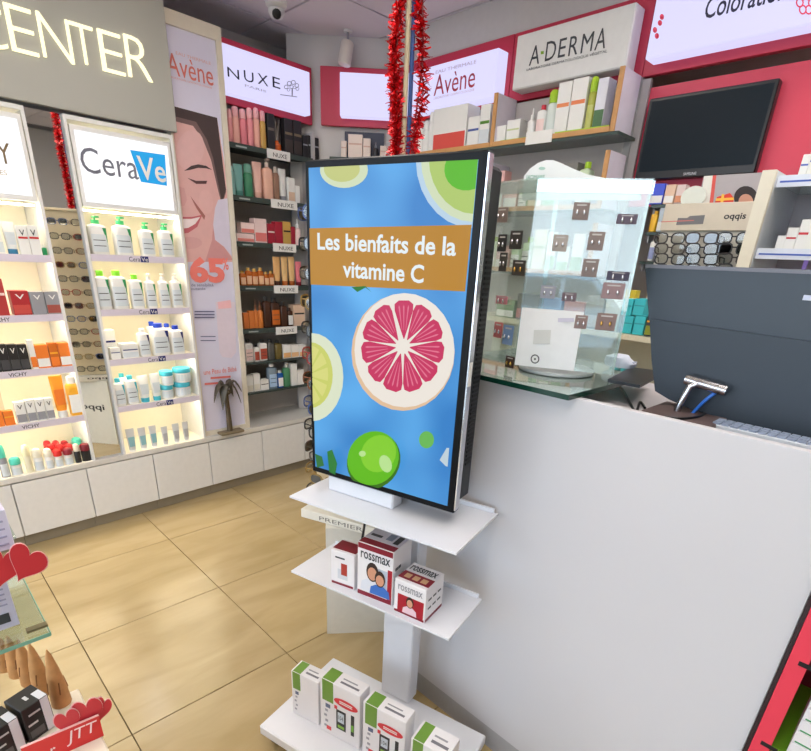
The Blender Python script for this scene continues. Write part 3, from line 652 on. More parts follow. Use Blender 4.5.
# red panels and light boxes
REDP = mt((188,50,74), .45, noise=.02); LBX = glow((220,217,255), .9)
def lightbox(fr, name, label, quad, yl, depth, red, logo, glowm=LBX, tilt=0):
    """quad: pixel corners tl,tr,br,bl of the face on plane yl; red: x0,x1,z0,z1 of the red board behind"""
    pts = [fr.px(*p, yl) for p in quad]
    x0 = (pts[0][0]+pts[3][0])/2; x1 = (pts[1][0]+pts[2][0])/2; z1 = (pts[0][1]+pts[1][1])/2; z0 = (pts[2][1]+pts[3][1])/2
    t = thing(name, label, 'sign', fr, (x0+x1)/2, yl, z0); hw, h = (x1-x0)/2, z1-z0
    MB().box(-hw, hw, .003, depth, 0, h, .003).build('light_box', glowm if glowm is not None else WHITE, t)
    MB().box(-hw+.004, hw-.004, 0, .0028, .004, h-.004).build('face', glowm if glowm is not None else WHITE, t)
    if red: MB().box(red[0]-(x0+x1)/2, red[1]-(x0+x1)/2, depth+.001, depth+.03, red[2]-z0, red[3]-z0, .002).build('red_board', REDP, t)
    sh = Sheet(t, fr, yl-.0004).base((x0+x1)/2, yl, z0); logo(sh, t); return t
def logo_tree(s, t):
    for ch, a, b, y0, y1 in (('N',227.5,239,78,68.5),('U',244,253.5,82,71.5),('X',257.5,268,85,74.5),('E',272.5,280,88,77.5)): s.text(ch, a, b, y0, y1, P_(30,34,60))
    s.text('PARIS', 245, 266, 89.6, 87.4, P_(170,170,190))
    GR = P_(120,120,140)
    s.poly([(291.5,88),(292.7,88),(292.5,96),(291.5,96)], GR, 'logo_trunk'); s.poly([(280,94.3),(297,96.6),(297,97.3),(280,95)], GR, 'logo_ground')
    for cx, cy, r in ((286,87,2.2),(289,83.5,2.4),(293,82.5,2.4),(296.5,85.5,2.2),(297,89,1.8),(291,87,2),(294,87.5,1.6),(288,90,1.6)):
        s.poly(ell(cx,cy,r,r,10), GR, 'logo_crown'); s.poly(ell(cx,cy,r*.72,r*.72,10), LBX, 'logo_crown')
ra, rb = F1.px(222,44,.1)[0]-.1, F1.px(312,70,.1)[0]
lightbox(F1, 'light_box_sign', 'purple-white light box with black capitals and a tree logo', ((221,45),(310.5,69.5),(310,111),(225,97)), .045, .06, (ra, rb, F1.px(270,114,.1)[1], F1.px(270,53,.1)[1]), logo_tree)
# diagonal corner
FD = Fr(3.8/math.sqrt(2), 3.8/math.sqrt(2), -math.pi/4)
x0, _ = FD.px(320.5, 97, .07); _, zt = FD.px(350, 67, .07); _, zb = FD.px(350, 126.5, .07); x1, _ = FD.px(428, 97, .07)
lightbox(FD, 'light_box_sign', 'blank glowing light box on the red corner panel', ((339.5,73),(389.5,73),(389.5,117),(340,117)), 0, .07, (x0, x1, zb, zt), lambda s, t: None)
cw = MB().box(-.84, .6, .12, .16, 0, RZ-.001).build('wall_corner', WALLM); cw.location = FD.o; cw.rotation_euler = (0,0,FD.rot); cw['kind'] = 'structure'
yc = .04; zsh = FD.px(360, 158, yc)[1]
cs = thing('corner_shelf', 'corner shelf with dark blue backboard below the blank light box', 'shelving', FD, FD.px(364,158,yc)[0], yc, zsh-.02)
MB().box(-.22, .2, 0, .078, 0, .0195).build('shelf', GSH, cs); MB().box(-.13, .12, .06, .078, .02, .17).build('backboard', P_(32,40,66), cs)
row(FD, yc+.005, (360,158), 'corner shelf behind screen', 'boxes on the corner shelf', [it('carton', 'box', d_, 'box', a, b, y, b=P_(232,214,200), a=P_(210,170,150), d=.03) for d_, a, b, y in (('small cream box', 341, 346.5, 141), ('large cream box', 348, 362.5, 134.5), ('medium cream box', 363, 370.5, 138.5), ('small white box', 380, 386.5, 146))] + [it('serum_bottle', 'dropper', 'small dark bottle', 'bottle', 373, 378, 142, b=pBLK, c=pGREY, d=.025)])
# ceiling devices
cx, cy = FULL.pz(276, 1, RZ)
dc = thing('dome_camera', 'white round security camera with dark lens on the ceiling', 'camera', FULL, cx, cy, RZ)
MB().lathe([(.035,-.035),(.055,-.02),(.058,-.004),(.058,-.0005)], 0, 0, 20).build('housing', WHITE, dc, True)
MB().lathe([(.005,-.075),(.03,-.07),(.042,-.05),(.044,-.036)], 0, 0, 20).build('dome', WHITE, dc, True)
MB().lathe([(.004,0),(.02,.004),(.024,.012),(.024,.03)], 0, 0, 16).build('lens', BLACK, dc, True)
dc.children[-1].rotation_euler = (math.radians(-60), 0, math.radians(-31)); dc.children[-1].location = (-.02,-.034,-.068)
cx, cy = FULL.pz(348, 30, RZ)
sp_ = thing('ceiling_spotlight', 'small white cylindrical spotlight hanging from the ceiling', 'spotlight', FULL, cx, cy, RZ)
MB().lathe([(.02,-.012),(.026,-.01),(.026,-.0005)], 0, 0, 14).build('mount', WHITE, sp_, True)
MB().tube([(0,0,-.0125),(0,0,-.05)], .008, 8).build('stem', pGREY, sp_)
b_ = MB().lathe([(.03,-.12),(.038,-.115),(.038,-.01),(.03,0)], 0, 0, 18).build('body', mt((222,214,204), .5), sp_, True); b_.location = (0,0,-.052); b_.rotation_euler = (.12,.16,0)
# ------------------------------------------------------------------ right wall: red band, light boxes, shelves, wall screen
XB = 2.5
zr0, zr1 = F2.px(629, 80, XB+.09)[1], F2.px(515, 34, XB+.09)[1]
def rx(px_, py_): return F2.px(px_, py_, XB+.09)[0]
def logo_avene(s, t):
    s.text('EAU THERMALE', 436, 476, 68.6, 65.2, P_(190,170,200)); s.text('Avène', 434.5, 475, 91.5, 70.5, P_(178,60,80))
    s.text('LABORATOIRE DERMATOLOGIQUE', 434, 474, 95.6, 93, P_(200,170,190))
def logo_derma(s, t):
    for ch, a, b, y0, y1 in (('A',530,540,64.5,45.5),('D',546,556,60,41),('E',559,566,57,38.5),('R',569.5,578.5,55,36),('M',582,593,52,33),('A',596,606.5,49,28.5)): s.text(ch, a, b, y0, y1, pINK)
    s.poly([(541,51.5),(544,51),(544,54),(541,54.5)], P_(130,170,40), 'logo_dot')
    s.text('LABORATOIRE DERMATOLOGIQUE VÉGÉTAL', 528, 606, 62.3, 58.6, pINK)
def logo_color(s, t):
    s.text('Coloration', 708, 786, 9, -13, P_(40,40,70), .012)
    RC = P_(230,50,90)
    for (x, y) in ((655,30),(660,23),(657,36),(662,17)): s.poly(ell(x,y,2.2,3,10), RC, 'logo_petal')
    for k in range(6):
        a = k*1.05; s.poly(ell(806+6*math.cos(a), 3+8*math.sin(a), 4, 5, 12), RC, 'logo_petal'); s.poly(ell(806+6*math.cos(a), 3+8*math.sin(a), 2.6, 3.4, 12), LBX, 'logo_petal')
lightbox(F2, 'light_box_sign', 'purple-white light box with red serif lettering on right wall', ((404,76),(498,45),(494.5,97),(405,115)), XB, .085, (rx(398,100), rx(511.5,70), zr0, zr1), logo_avene)
lightbox(F2, 'light_box_sign', 'unlit white sign box with large dark capitals and green dot', ((517,36.5),(636,1),(626,66),(512,91)), XB, .085, (rx(512,70), rx(647,50), zr0, zr1), logo_derma, None)
lightbox(F2, 'light_box_sign', 'big lit sign with dark lettering at top right corner', ((656,-22),(930,-95),(905,6),(649,57)), XB, .085, (rx(647.5,50), rx(930,0), zr0, zr1), logo_color)
bh = MB().box(-2.9, .8, 0, .2, zr1+.002, RZ-.002).build('wall_right_bulkhead', mt((196,192,190), .8)); bh.location = F2.w(0, XB+.1); bh.rotation_euler = (0,0,F2.rot); bh['kind'] = 'structure'
# wall panel behind the screen
xl, zt = F2.px(645, 89, 2.60)
rp = MB().box(0, 1.1, 0, .02, 1.78, zt).build('red_wall_panel', mt((208,66,88), .45, noise=.02)); rp.location = F2.w(xl, 2.60); rp.rotation_euler = (0,0,F2.rot)
tag(rp, 'red wall panel behind the switched-off wall screen', 'panel')
dr = MB().box(F2.px(634,100,2.6)[0], F2.px(641,100,2.6)[0], 0, .05, 0, zr0-.002).build('shelf_upright', mt((150,148,146), .5)); dr.location = F2.w(0, 2.58); dr.rotation_euler = (0,0,F2.rot)
tag(dr, 'grey vertical upright between wall shelves and red wall panel', 'upright')
c4 = [F2.px(*p, 2.55) for p in ((649,97),(787,79),(748,172),(635,182))]
tx0, tx1 = (c4[0][0]+c4[3][0])/2, (c4[1][0]+c4[2][0])/2; tz0, tz1 = (c4[2][1]+c4[3][1])/2, (c4[0][1]+c4[1][1])/2
tv = thing('wall_television', 'switched-off black television mounted on red panel above the counter', 'television', F2, (tx0+tx1)/2, 2.55, tz0)
hw, hh = (tx1-tx0)/2, tz1-tz0
DKS = mt((30,38,45), .3, noise=.01)
DKS.node_tree.nodes['Principled BSDF'].inputs['Specular IOR Level'].default_value = .08
MB().box(-hw, hw, 0, .04, 0, hh, .004).build('housing', mt((18,20,24), .3), tv)
MB().box(-hw+.012, hw-.012, -.0006, .002, .03, hh-.012).build('screen', DKS, tv)
text('SAMSUNG', -.028, .022, .008, .018, -.0008, P_(200,200,205), tv)
MB().box(-.08, .08, .041, .049, .1, hh-.1).build('wall_bracket', BLACK, tv)
# shelves
YS = 2.42
zs1 = F2.px(560, 136, YS)[1]; zs2 = zs1-.29; zs3 = zs2-.28; zs4 = F2.px(640, 336, 2.2)[1]
ws = thing('wall_shelving', 'right wall shelving with wood edged trays and white dividers', 'shelving', F2, -1.6, YS, 0)
xr = F2.px(612, 130, YS)[0]+1.6; xl2 = F2.px(392, 150, YS)[0]+1.6; xm = F2.px(492, 140, YS)[0]+1.6
GLS = mt((70,84,80), .2); WOOD = mt((200,150,95), .5, noise=.15, scale=18)
MB().box(xl2, xr+.05, .165, .185, .1, zr0-.01).build('back_panel', mt((178,172,168), .7), ws)
for i, z in enumerate((zs1, zs2, zs3)):
    MB().box(xl2, xr+.03, 0, .164, z-.02, z-.008).build('glass_shelf', GLS, ws)
    MB().box(xl2, xm-.012, -.004, .002, z-.0075, z+.012).build('wood_edge', WOOD, ws); MB().box(xm+.012, xr-.012, -.004, .002, z-.0075, z+.012).build('wood_edge', WOOD, ws)
    for x in (xm, xr):
        MB().box(x-.010, x+.010, -.004, .004, z-.007, z+.215).build('wood_edge', WOOD, ws); MB().box(x-.008, x+.008, .005, .16, z-.007, z+.215).build('divider', mt((220,214,226), .5), ws)
    MB().box(xl2, xr, .01, .16, z-.0075, z-.0005).build('tray_floor', CREAM, ws)
MB().box(xm+.05, xm+.22, .003, .012, zs1, zs1+.015).build('green_tray_lip', pLIME, ws); MB().box(xr-.28, xr-.02, .003, .012, zs1, zs1+.018).build('green_tray_lip', pLIME, ws)
a = F2.px(527, 135, YS)[0]+1.6; b = F2.px(553, 135, YS)[0]+1.6
MB().box(a, b, -.0075, -.005, zs1-.02, zs1+.03).build('shelf_label', pW, ws)
G = 'products on the right wall shelves'
LR = 'upper right wall shelf'
row(F2, YS+.02, (560,132), LR, G, [
    it('spray_bottle', 'spray', 'slim white bottle', 'bottle', a, b, y, b=pW, c=pW) for a, b, y in ((415,421,122),(421.5,427,121),(427.5,432,112))] + [
    it('carton', 'box', 'large white box, red band', 'box', 432.5, 466, 107, b=pW, l=P_(220,85,75), d=.1), it('carton', 'box', 'white box, blue stripe', 'box', 467, 478.5, 117, b=pW, a=P_(70,90,160), d=.08),
    it('carton', 'box', 'tall white box, green squares', 'box', 479, 489, 105, b=pW, a=P_(90,140,50), l=pLBL, d=.08),
    it('carton', 'box', 'low white box', 'box', 496, 505, 126, b=pW, d=.06), it('carton', 'box', 'low white box', 'box', 506, 519, 120, b=pW, a=P_(200,210,160), d=.06),
    it('serum_bottle', 'dropper', 'white dropper bottle', 'bottle', 526, 533, 108, b=pW, c=pW), it('serum_bottle', 'flip', 'white bottle, red cap', 'bottle', 535, 543.5, 105, b=pW, c=P_(205,40,60), l=pPALE),
    it('shampoo_bottle', 'spray', 'white bottle, lime cap', 'bottle', 544.5, 554, 90, b=P_(215,225,220), c=pLIME), it('carton', 'box', 'tall white box, orange print', 'box', 555, 568, 83, b=pW, a=P_(230,140,90), d=.07),
    it('carton', 'box', 'tall white box, orange print', 'box', 569, 584, 79, b=pW, a=P_(230,130,80), d=.07), it('oil_bottle', 'spray', 'olive green bottle, lime cap', 'bottle', 585, 593, 77, b=P_(170,175,70,.25), c=pLIME, l=P_(190,195,110)),
    it('carton', 'box', 'tall white box, leaf print', 'box', 594, 604, 79, b=P_(225,226,236), l=P_(70,110,70), d=.07)], zs=zs1)
# two lower shelves
random.seed(3)
for zz, nm in ((zs2, 'second right wall shelf'), (zs3, 'third right wall shelf')):
    x = xl2+.55; k = 0; used = []
    opts = [('carton', 'box', 'white-green carton', dict(b=pW, l=P_(150,190,140))), ('carton', 'box', 'cream carton', dict(b=P_(230,218,190), a=P_(170,180,120))), ('pump_bottle', 'pump', 'white pump bottle', dict(b=pW, c=pW, l=P_(190,215,190))),
            ('carton', 'box', 'grey carton', dict(b=P_(120,118,112), l=P_(160,155,145))), ('lotion_bottle', 'flip', 'pale green bottle', dict(b=P_(205,225,190), c=pLIME, l=pW)), ('carton', 'box', 'rose carton', dict(b=P_(225,180,175), l=pW))]
    cnt = {}
    while x < xr-.09:
        nme, kd, ds, op = opts[random.randrange(6)]; w_ = random.uniform(.05, .085) if kd == 'box' else random.uniform(.05, .06); h_ = random.uniform(.11, .19)
        if abs(x+w_/2-xm) < w_/2+.02: x = xm+.02; continue
        cnt[ds] = cnt.get(ds, 0)+1
        t = thing(nme, '%s, %s of its kind from left, %s' % (ds, ORD[cnt[ds]-1], nm), 'box' if kd == 'box' else 'bottle', F2, -1.6+x+w_/2, YS+.02, zz+.0008, G)
        product(t, kd, w_, .06, h_, op['b'], op.get('c'), op.get('l'), op.get('a')); x += w_+random.uniform(.004, .012)
# back counter shelf with turquoise boxes
bs = thing('back_shelf', 'cream shelf with pale backboard behind the counter', 'shelving', F2, F2.px(640,336,2.2)[0], 2.2, zs4-.022)
MB().box(-.9, .1, 0, .25, 0, .0215).build('shelf', mt((226,218,192), .5), bs); MB().box(-.9, .1, .23, .25, -.42, -.0005).build('backboard', mt((206,204,184), .6), bs); MB().box(-.9, .1, 0, .23, -.46, -.44).build('lower_shelf', mt((214,206,186), .5), bs)
TQ = P_(60,195,205); TQ2 = P_(40,150,165)
for k, (a, b, yt_) in enumerate(((621.5,632,300),(633,644,300))):
    row(F2, 2.215, (640,334), 'cream shelf behind counter', 'turquoise boxes behind the counter', [it('carton', 'box', 'lower turquoise box '+('left' if k == 0 else 'right'), 'box', a, b, 316, b=TQ, a=TQ2, d=.08)], zs=zs4)
    z1_ = F2.px((a+b)/2, 316, 2.215)[1]
    row(F2, 2.215, ((a+b)/2, 316), 'cream shelf behind counter', 'turquoise boxes behind the counter', [it('carton', 'box', 'upper turquoise box '+('left' if k == 0 else 'right'), 'box', a, b, yt_-1, b=TQ, a=TQ2, d=.08)], zs=z1_+.001)
row(F2, 2.215, (640,334), 'cream shelf behind counter', 'products behind the counter', [it('carton', 'box', 'black and yellow box', 'box', 645.5, 653, 311, b=pBLK, a=pYEL, l=P_(140,150,40), d=.06), it('lotion_bottle', 'flip', 'red capped bottle', 'bottle', 646, 652, 292, b=pBEIGE, c=P_(170,40,50), d=.04, back=.1),
    it('carton', 'box', 'yellow topped carton', 'box', 621, 632, 290, b=P_(220,200,60), d=.04, back=.14)] + [it('carton', 'box', ds, 'box', a, b, y, b=m_, l=l_, d=.07) for ds, a, b, y, m_, l_ in (('pale carton', 603, 619, 300, P_(214,214,204), P_(180,200,180)), ('grey carton', 584, 602, 296, P_(150,146,140), P_(190,180,170)), ('rose carton', 562, 583, 302, P_(215,150,145), pW), ('blue carton', 540, 560, 298, P_(120,150,200), pW), ('dark carton', 516, 538, 294, P_(90,88,84), P_(190,120,120)), ('green carton', 496, 514, 300, P_(120,150,110), pW))], zs=zs4)
# side shelf left of the eyewear board
YE = 2.52
for zz, nm, lst in ((F2.px(670,204,YE)[1], 'narrow shelf below wall screen', (('carton','box','blue box','box',650,663,184,dict(b=P_(70,90,215),l=pW)),('carton','box','white and brown box','box',664,674,185,dict(b=pBEIGE,l=pW)),('carton','box','pale pink box','box',675,684,185,dict(b=P_(225,205,200),l=P_(220,150,110))))),
                    (F2.px(670,232,YE)[1], 'narrow middle shelf below wall screen', (('lotion_bottle','flip','yellow bottle','bottle',649,656,211,dict(b=P_(225,175,40),c=P_(225,175,40))),('carton','box','pale blue box','box',657.5,664,208,dict(b=P_(190,205,215),l=pW)))),
                    (F2.px(670,262,YE)[1], 'narrow lower shelf below wall screen', (('lotion_bottle','flip','white bottle','bottle',648,654,238,dict(b=pW,c=pW,l=P_(160,170,215))),('lotion_bottle','flip','lilac bottle','bottle',655,661,238,dict(b=P_(205,205,225),c=P_(110,110,170)))))):
    wl, wr = F2.px(646,230,YE)[0], F2.px(668 if zz < F2.px(670,215,YE)[1] else 701,230,YE)[0]
    t = thing('wall_shelf', 'dark glass '+nm, 'shelf', F2, (wl+wr)/2, YE, zz-.013)
    MB().box(-(wr-wl)/2, (wr-wl)/2, 0, .06, 0, .0125, .001).build('glass', GLS, t); MB().box(-(wr-wl)/2+.004, -(wr-wl)/2+.012, .02, .07, -.03, -.0005).build('bracket', pGREY, t)
    row(F2, YE+.005, (655, proj(F2.w(wl+.02, YE+.005, zz))[1]), nm, 'small goods below the wall screen', [it(a, b, c, d, e, f, g, d_=0, **h) if False else (a, b, c, d, e, f, g, dict(h, d=.04)) for a, b, c, d, e, f, g, h in lst], zs=zz)
# white oval sign on a post
ox, oz = F2.px(693, 197, YE-.02)
ov = thing('oval_sign', 'blank white oval sign on short grey post beside the ad card', 'sign', F2, ox, YE-.02, oz-.04)
MB().prism([(.048*math.cos(k*math.pi/12), .06+.04*math.sin(k*math.pi/12)-.02) for k in range(24)], 0, .008).build('oval', mt((222,228,218), .5), ov)
MB().box(-.006, .006, .009, .02, -.06, .05).build('post', pGREY, ov)
# advert card
a0, b0 = F2.px(701, 188, YE), F2.px(762, 188, YE)
ad = thing('advert_card', 'advert card with a red gift and dark hair, below wall screen', 'poster', F2, a0[0], YE, F2.px(720,203,YE)[1])
zc0 = F2.px(720,203,YE)[1]; zc1 = F2.px(720,175,YE)[1]
MB().box(0, b0[0]-a0[0], 0, .006, 0, zc1-zc0).build('card', mt((176,170,172), .5), ad)
s = Sheet(ad, F2, YE-.0004, (0, b0[0]-a0[0], 0, zc1-zc0)).base(a0[0], YE, zc0)
s.poly([(700,205),(709,205),(714,170),(705,170)], mt((236,234,224), .5), 'white_bar_print'); s.poly([(709.5,205),(713,205),(717,170),(713.5,170)], mt((222,90,80), .5), 'red_bar_print')
s.poly([(714,205),(717,197),(730,193),(734,198),(733,205)], mt((220,60,40), .5), 'gift_print'); s.poly([(720,205),(722,194),(724.5,194),(723,205)], mt((245,190,70), .5), 'ribbon_print'); s.poly([(716,201),(716,198.5),(734,197.5),(734,200)], mt((245,190,70), .5), 'ribbon_print')
s.poly(ell(746,198,12,12,18), mt((52,44,44), .6), 'hair_print'); s.poly(ell(746,202,7.5,8,16), mt((205,150,125), .5), 'face_print')
# eyewear board
def glasses(t, mf, w=.136, tl=.10, ml=None, far=True):
    a = w/2; rh = .02
    key = ('gl', round(w, 3), tl)
    def rims():
        mb = MB()
        for sx in (-1, 1):
            c = sect(.026, .02, 0, 3, 14); outer = [(sx*.034+p[0]*1.08, p[1]*1.1) for p in c]; inner = [(sx*.034+p[0]*.9, p[1]*.86) for p in c]; n = len(c)
            vs = [(x, 0, z) for x, z in outer]+[(x, 0, z) for x, z in inner]+[(x, .003, z) for x, z in outer]+[(x, .003, z) for x, z in inner]
            fs = []
            for i in range(n):
                j = (i+1) % n
                fs += [(i, j, n+j, n+i), (2*n+i, 3*n+i, 3*n+j, 2*n+j), (i, 2*n+i, 2*n+j, j), (n+i, n+j, 3*n+j, 3*n+i)]
            mb.add(vs, fs)
        mb.box(-.008, .008, .0, .003, .003, .008); return mb
    f = part('front_frame', key+('r',), rims, mf, t)
    for sx in (-1, 1):
        part('temple', key+('t', sx), lambda: MB().tube([(sx*.062, .003, .008), (sx*.067, .012, .008), (sx*.067, tl*.8, .006), (sx*.066, tl, -.012)], .0022, 5), mf, t)
        part('lens', key+('l', sx), lambda: MB().loft([sect(.0235, .0172, .0, 3, 14), sect(.0235, .0172, .001, 3, 14)]), ml or LENS, t, (sx*.034, .0015, 0)).rotation_euler = (math.pi/2, 0, 0)
def thinglass(rgb, fac, rough=.02, nm='clear_acrylic', spec=(1,1,1), haze=0):
    m = bpy.data.materials.new(nm); m.use_nodes = True; nt = m.node_tree; nt.nodes.remove(nt.nodes['Principled BSDF'])
    tr = nt.nodes.new('ShaderNodeBsdfTransparent'); tr.inputs[0].default_value = (*[lin(c) for c in rgb], 1)
    gl = nt.nodes.new('ShaderNodeBsdfGlossy'); gl.inputs['Roughness'].default_value = rough; gl.inputs[0].default_value = (*spec, 1)
    n = nt.nodes.new('ShaderNodeTexNoise'); n.inputs['Scale'].default_value = 3
    fr_ = nt.nodes.new('ShaderNodeFresnel'); fr_.inputs[0].default_value = 1.45
    ad_ = nt.nodes.new('ShaderNodeMath'); ad_.operation = 'ADD'; ad_.use_clamp = True
    ml_ = nt.nodes.new('ShaderNodeMath'); ml_.operation = 'MULTIPLY_ADD'; ml_.inputs[1].default_value = .02; ml_.inputs[2].default_value = fac
    nt.links.new(n.outputs['Fac'], ml_.inputs[0]); fm_ = nt.nodes.new('ShaderNodeMath'); fm_.operation = 'MULTIPLY'; fm_.inputs[1].default_value = .35; nt.links.new(fr_.outputs[0], fm_.inputs[0]); nt.links.new(fm_.outputs[0], ad_.inputs[0]); nt.links.new(ml_.outputs[0], ad_.inputs[1])
    mx = nt.nodes.new('ShaderNodeMixShader'); nt.links.new(ad_.outputs[0], mx.inputs[0]); nt.links.new(tr.outputs[0], mx.inputs[1]); nt.links.new(gl.outputs[0], mx.inputs[2])
    out = mx.outputs[0]
    if haze:
        df_ = nt.nodes.new('ShaderNodeBsdfDiffuse'); df_.inputs[0].default_value = (.82,.92,.86,1); m2 = nt.nodes.new('ShaderNodeMixShader'); m2.inputs[0].default_value = haze
        nt.links.new(out, m2.inputs[1]); nt.links.new(df_.outputs[0], m2.inputs[2]); out = m2.outputs[0]
    nt.links.new(out, nt.nodes['Material Output'].inputs[0]); return m
LENS = thinglass((232,234,234), .02, nm='spectacle_lens'); DLENS = thinglass((70,70,76), .08, nm='dark_lens')
YB = 2.46
e0, e1 = F2.px(661, 225, YB)[0], F2.px(764, 220, YB)[0]; ez1 = F2.px(700, 203, YB)[1]; ezh = F2.px(700, 231, YB)[1]; ez0 = 1.30
eb = thing('eyewear_board', 'cream eyewear display board behind the monitor, pale header with dark lettering', 'display', F2, (e0+e1)/2, YB, ez0)
hw = (e1-e0)/2
MB().box(-hw, hw, .012, .03, 0, ezh-ez0).build('board', mt((206,202,190), .5), eb)
hd = MB().box(-hw, hw, 0, .03, ezh-ez0+.001, ez1-ez0, .002).build('header', mt((218,208,188), .5), eb)
s = Sheet(eb, F2, YB-.0006).base((e0+e1)/2, YB, ez0)
s.poly([(676,225),(678,218),(687,218),(690,216),(705,215),(703,224)], mt((120,120,122), .5), 'picture_print', hd); s.poly([(661,221.5),(694,220),(694,220.8),(661,222.3)], RD, 'line_print', hd)
s.text('oqqis', 724, 746, 221, 213, pBLK, .02, parent=hd)
for r_, yy in enumerate((239, 249.5, 259.5, 270)):
    for c_, xx in enumerate((674, 706, 738)):
        x, z = F2.px(xx, yy, YB)
        t = thing('eyeglasses', 'dark-framed eyeglasses on cream board, row %s, column %s from left' % (['one','two','three','four'][r_], ['one','two','three','four'][c_]), 'eyeglasses', F2, x, YB-.05, z, 'eyeglasses on the cream board')
        glasses(t, [pBLK, P_(60,50,46), P_(40,40,44)][(r_+c_) % 3], tl=.06, ml=DLENS if (r_*3+c_) % 4 == 1 else None)
        MB().tube([(0, .0005, .005), (0, .061, .005)], .003, 6).build('peg', CREAM, t) if False else None
# white gondola at right
YG = 2.1
g0 = F2.px(737, 262, YG)[0]; gz = F2.px(768, 170, YG)[1]
go = thing('white_gondola', 'white shelving unit with glass shelves at right edge behind monitor', 'shelving', F2, g0, YG, 0)
xe = F2.px(750, 262, YG)[0]-g0
MB().box(0, xe, 0, .02, .9, gz).build('front_edge', mt((232,226,206), .5), go); MB().box(.004, xe, .021, .36, .9, gz).build('side_panel', mt((222,226,228), .5), go); MB().box(xe+.001, xe+.7, .34, .36, .9, gz+.3).build('back_panel', mt((196,188,186), .6), go)
zg1, zg2 = F2.px(800, 182, YG+.1)[1], F2.px(790, 253, YG+.05)[1]
for z in (zg1, zg2):
    g_ = MB().box(xe+.002, xe+.7, .04, .338, z-.01, z).build('glass_shelf', mt((200,222,226), .1, trans=.5), go); MB().box(xe+.002, xe+.7, .034, .0395, z-.02, z+.012).build('shelf_edge', mt((222,228,240), .4), go)
    MB().box(xe+.01, xe+.69, .0325, .0338, z-.008, z-.003).build('blue_line', P_(70,100,190), go)
MB().box(xe+.09, xe+.102, .30, .312, .9, gz+.25).build('upright', mt((170,140,225), .4, emit=.25, noise=0), go)
G = 'white boxes in the white shelving unit'
row(F2, YG+.06, (785,251), 'lower shelf, right-edge white unit', G, [it('carton', 'box', ds, 'box', a, b, y, b=pW, a=al, d=.06) for ds, a, b, y, al in (('low white box', 775, 783.5, 236, None), ('white box, red mark', 784, 795, 228, P_(205,50,60)), ('white box, red mark', 796, 807, 220, P_(205,50,60)), ('tall white box', 808, 822, 208, P_(205,50,60)))], zs=zg2)
row(F2, YG+.06, (800,180), 'upper shelf, right-edge white unit', G, [it('carton', 'box', 'white box, blue dash', 'box', a, b, y, b=pW, a=P_(90,110,190), d=.06) for a, b, y in ((799,807,155), (808,820,148))], zs=zg1)
# ------------------------------------------------------------------ screen stand (FK: x to the right along the screen, y away from the viewer)
WM = mt((224,226,232), .4, noise=.02)
ks = thing('screen_stand', 'white metal stand on castors with two shelves under the vertical screen', 'stand', FK, 0, 0, 0)
MB().box(-.32, .32, -.192, .192, .05, .088, .004).build('base', WM, ks)
for sx in (-.28, .28):
    for sy in (-.15, .15):
        c_ = MB().tube([(sx-.012, sy, .022), (sx+.012, sy, .022)], .022, 14).build('castor_wheel', BLACK, ks, True); MB().box(sx-.016, sx+.016, sy-.012, sy+.012, .03, .0495).build('castor_fork', BLACK, c_)
MB().box(-.075, .04, .158, .215, .0885, 1.3, .004).build('post', WM, ks)
zA, zB = .865, .597
def shelf(x0, x1, y0, y1, z):
    o = MB().box(x0, x1, y0, y1, z-.006, z).build('shelf', WM, ks)
    MB().box(x0+.01, x1-.01, y1-.006, y1, z+.0005, z+.014).build('shelf_lip', WM, o)
s1 = FK.pz(287,497,zA), FK.pz(458,551.5,zA), FK.pz(489,513,zA); s2 = FK.pz(292,570,zB), FK.pz(448,640,zB), FK.pz(479,599,zB)
shelf(s1[0][0], s1[1][0], (s1[0][1]+s1[1][1])/2, s1[2][1]+.01, zA)
shelf(s2[0][0], s2[1][0], (s2[0][1]+s2[1][1])/2, s2[2][1]+.005, zB)
MB().tube([(-.02,.157,1.0),(-.06,.12,.86),(-.11,.09,.80),(-.13,.10,.70),(-.135,.12,.605)], .004, 6).build('power_cable', BLACK, ks)
# ---- television
YT = .062
q4 = [FK.px(*p, YT) for p in ((303,162),(487.5,147),(455,511),(313.5,474))]
bx0, bx1 = (q4[0][0]+q4[3][0])/2, (q4[1][0]+q4[2][0])/2; bz0, bz1 = (q4[2][1]+q4[3][1])/2, (q4[0][1]+q4[1][1])/2
tv = thing('portrait_screen', 'upright black advertising screen showing a cut grapefruit', 'screen', FK, 0, YT, 0)
BZ = mt((14,15,18), .3, scale=33); BZ.node_tree.nodes['Principled BSDF'].inputs['Specular IOR Level'].default_value = .15
MB().box(bx0, bx1, 0, .028, bz0, bz1, .003).build('bezel', BZ, tv)
MB().box(bx1+.0005, bx1+.004, -.002, .02, bz0+.01, bz1-.005).build('silver_trim', CHROME, tv)
hs = MB().box(bx0+.03, bx1-.002, .0285, .092, bz0+.02, bz1-.02, .008).build('rear_housing', mt((24,26,30), .5), tv)
for k in range(46): MB().box(bx1-.0018, bx1+.0004, .045, .075, bz0+.12+k*.011, bz0+.126+k*.011).build('vent_slot', mt((6,6,8), .6), hs)
MB().box(bx1+.0042, bx1+.0055, .0, .014, bz0+.33, bz0+.385).build('energy_label', pW, tv)
MB().box(-.235, -.005, .008, .06, zA+.0006, bz0-.0005, .004).build('foot', WM, tv)
sc4 = [FK.px(*p, YT) for p in ((306.5,171.5),(476.5,155.5),(449.5,503),(317.5,470))]
sx0, sx1 = (sc4[0][0]+sc4[3][0])/2, (sc4[1][0]+sc4[2][0])/2; sz0, sz1 = (sc4[2][1]+sc4[3][1])/2, (sc4[0][1]+sc4[1][1])/2
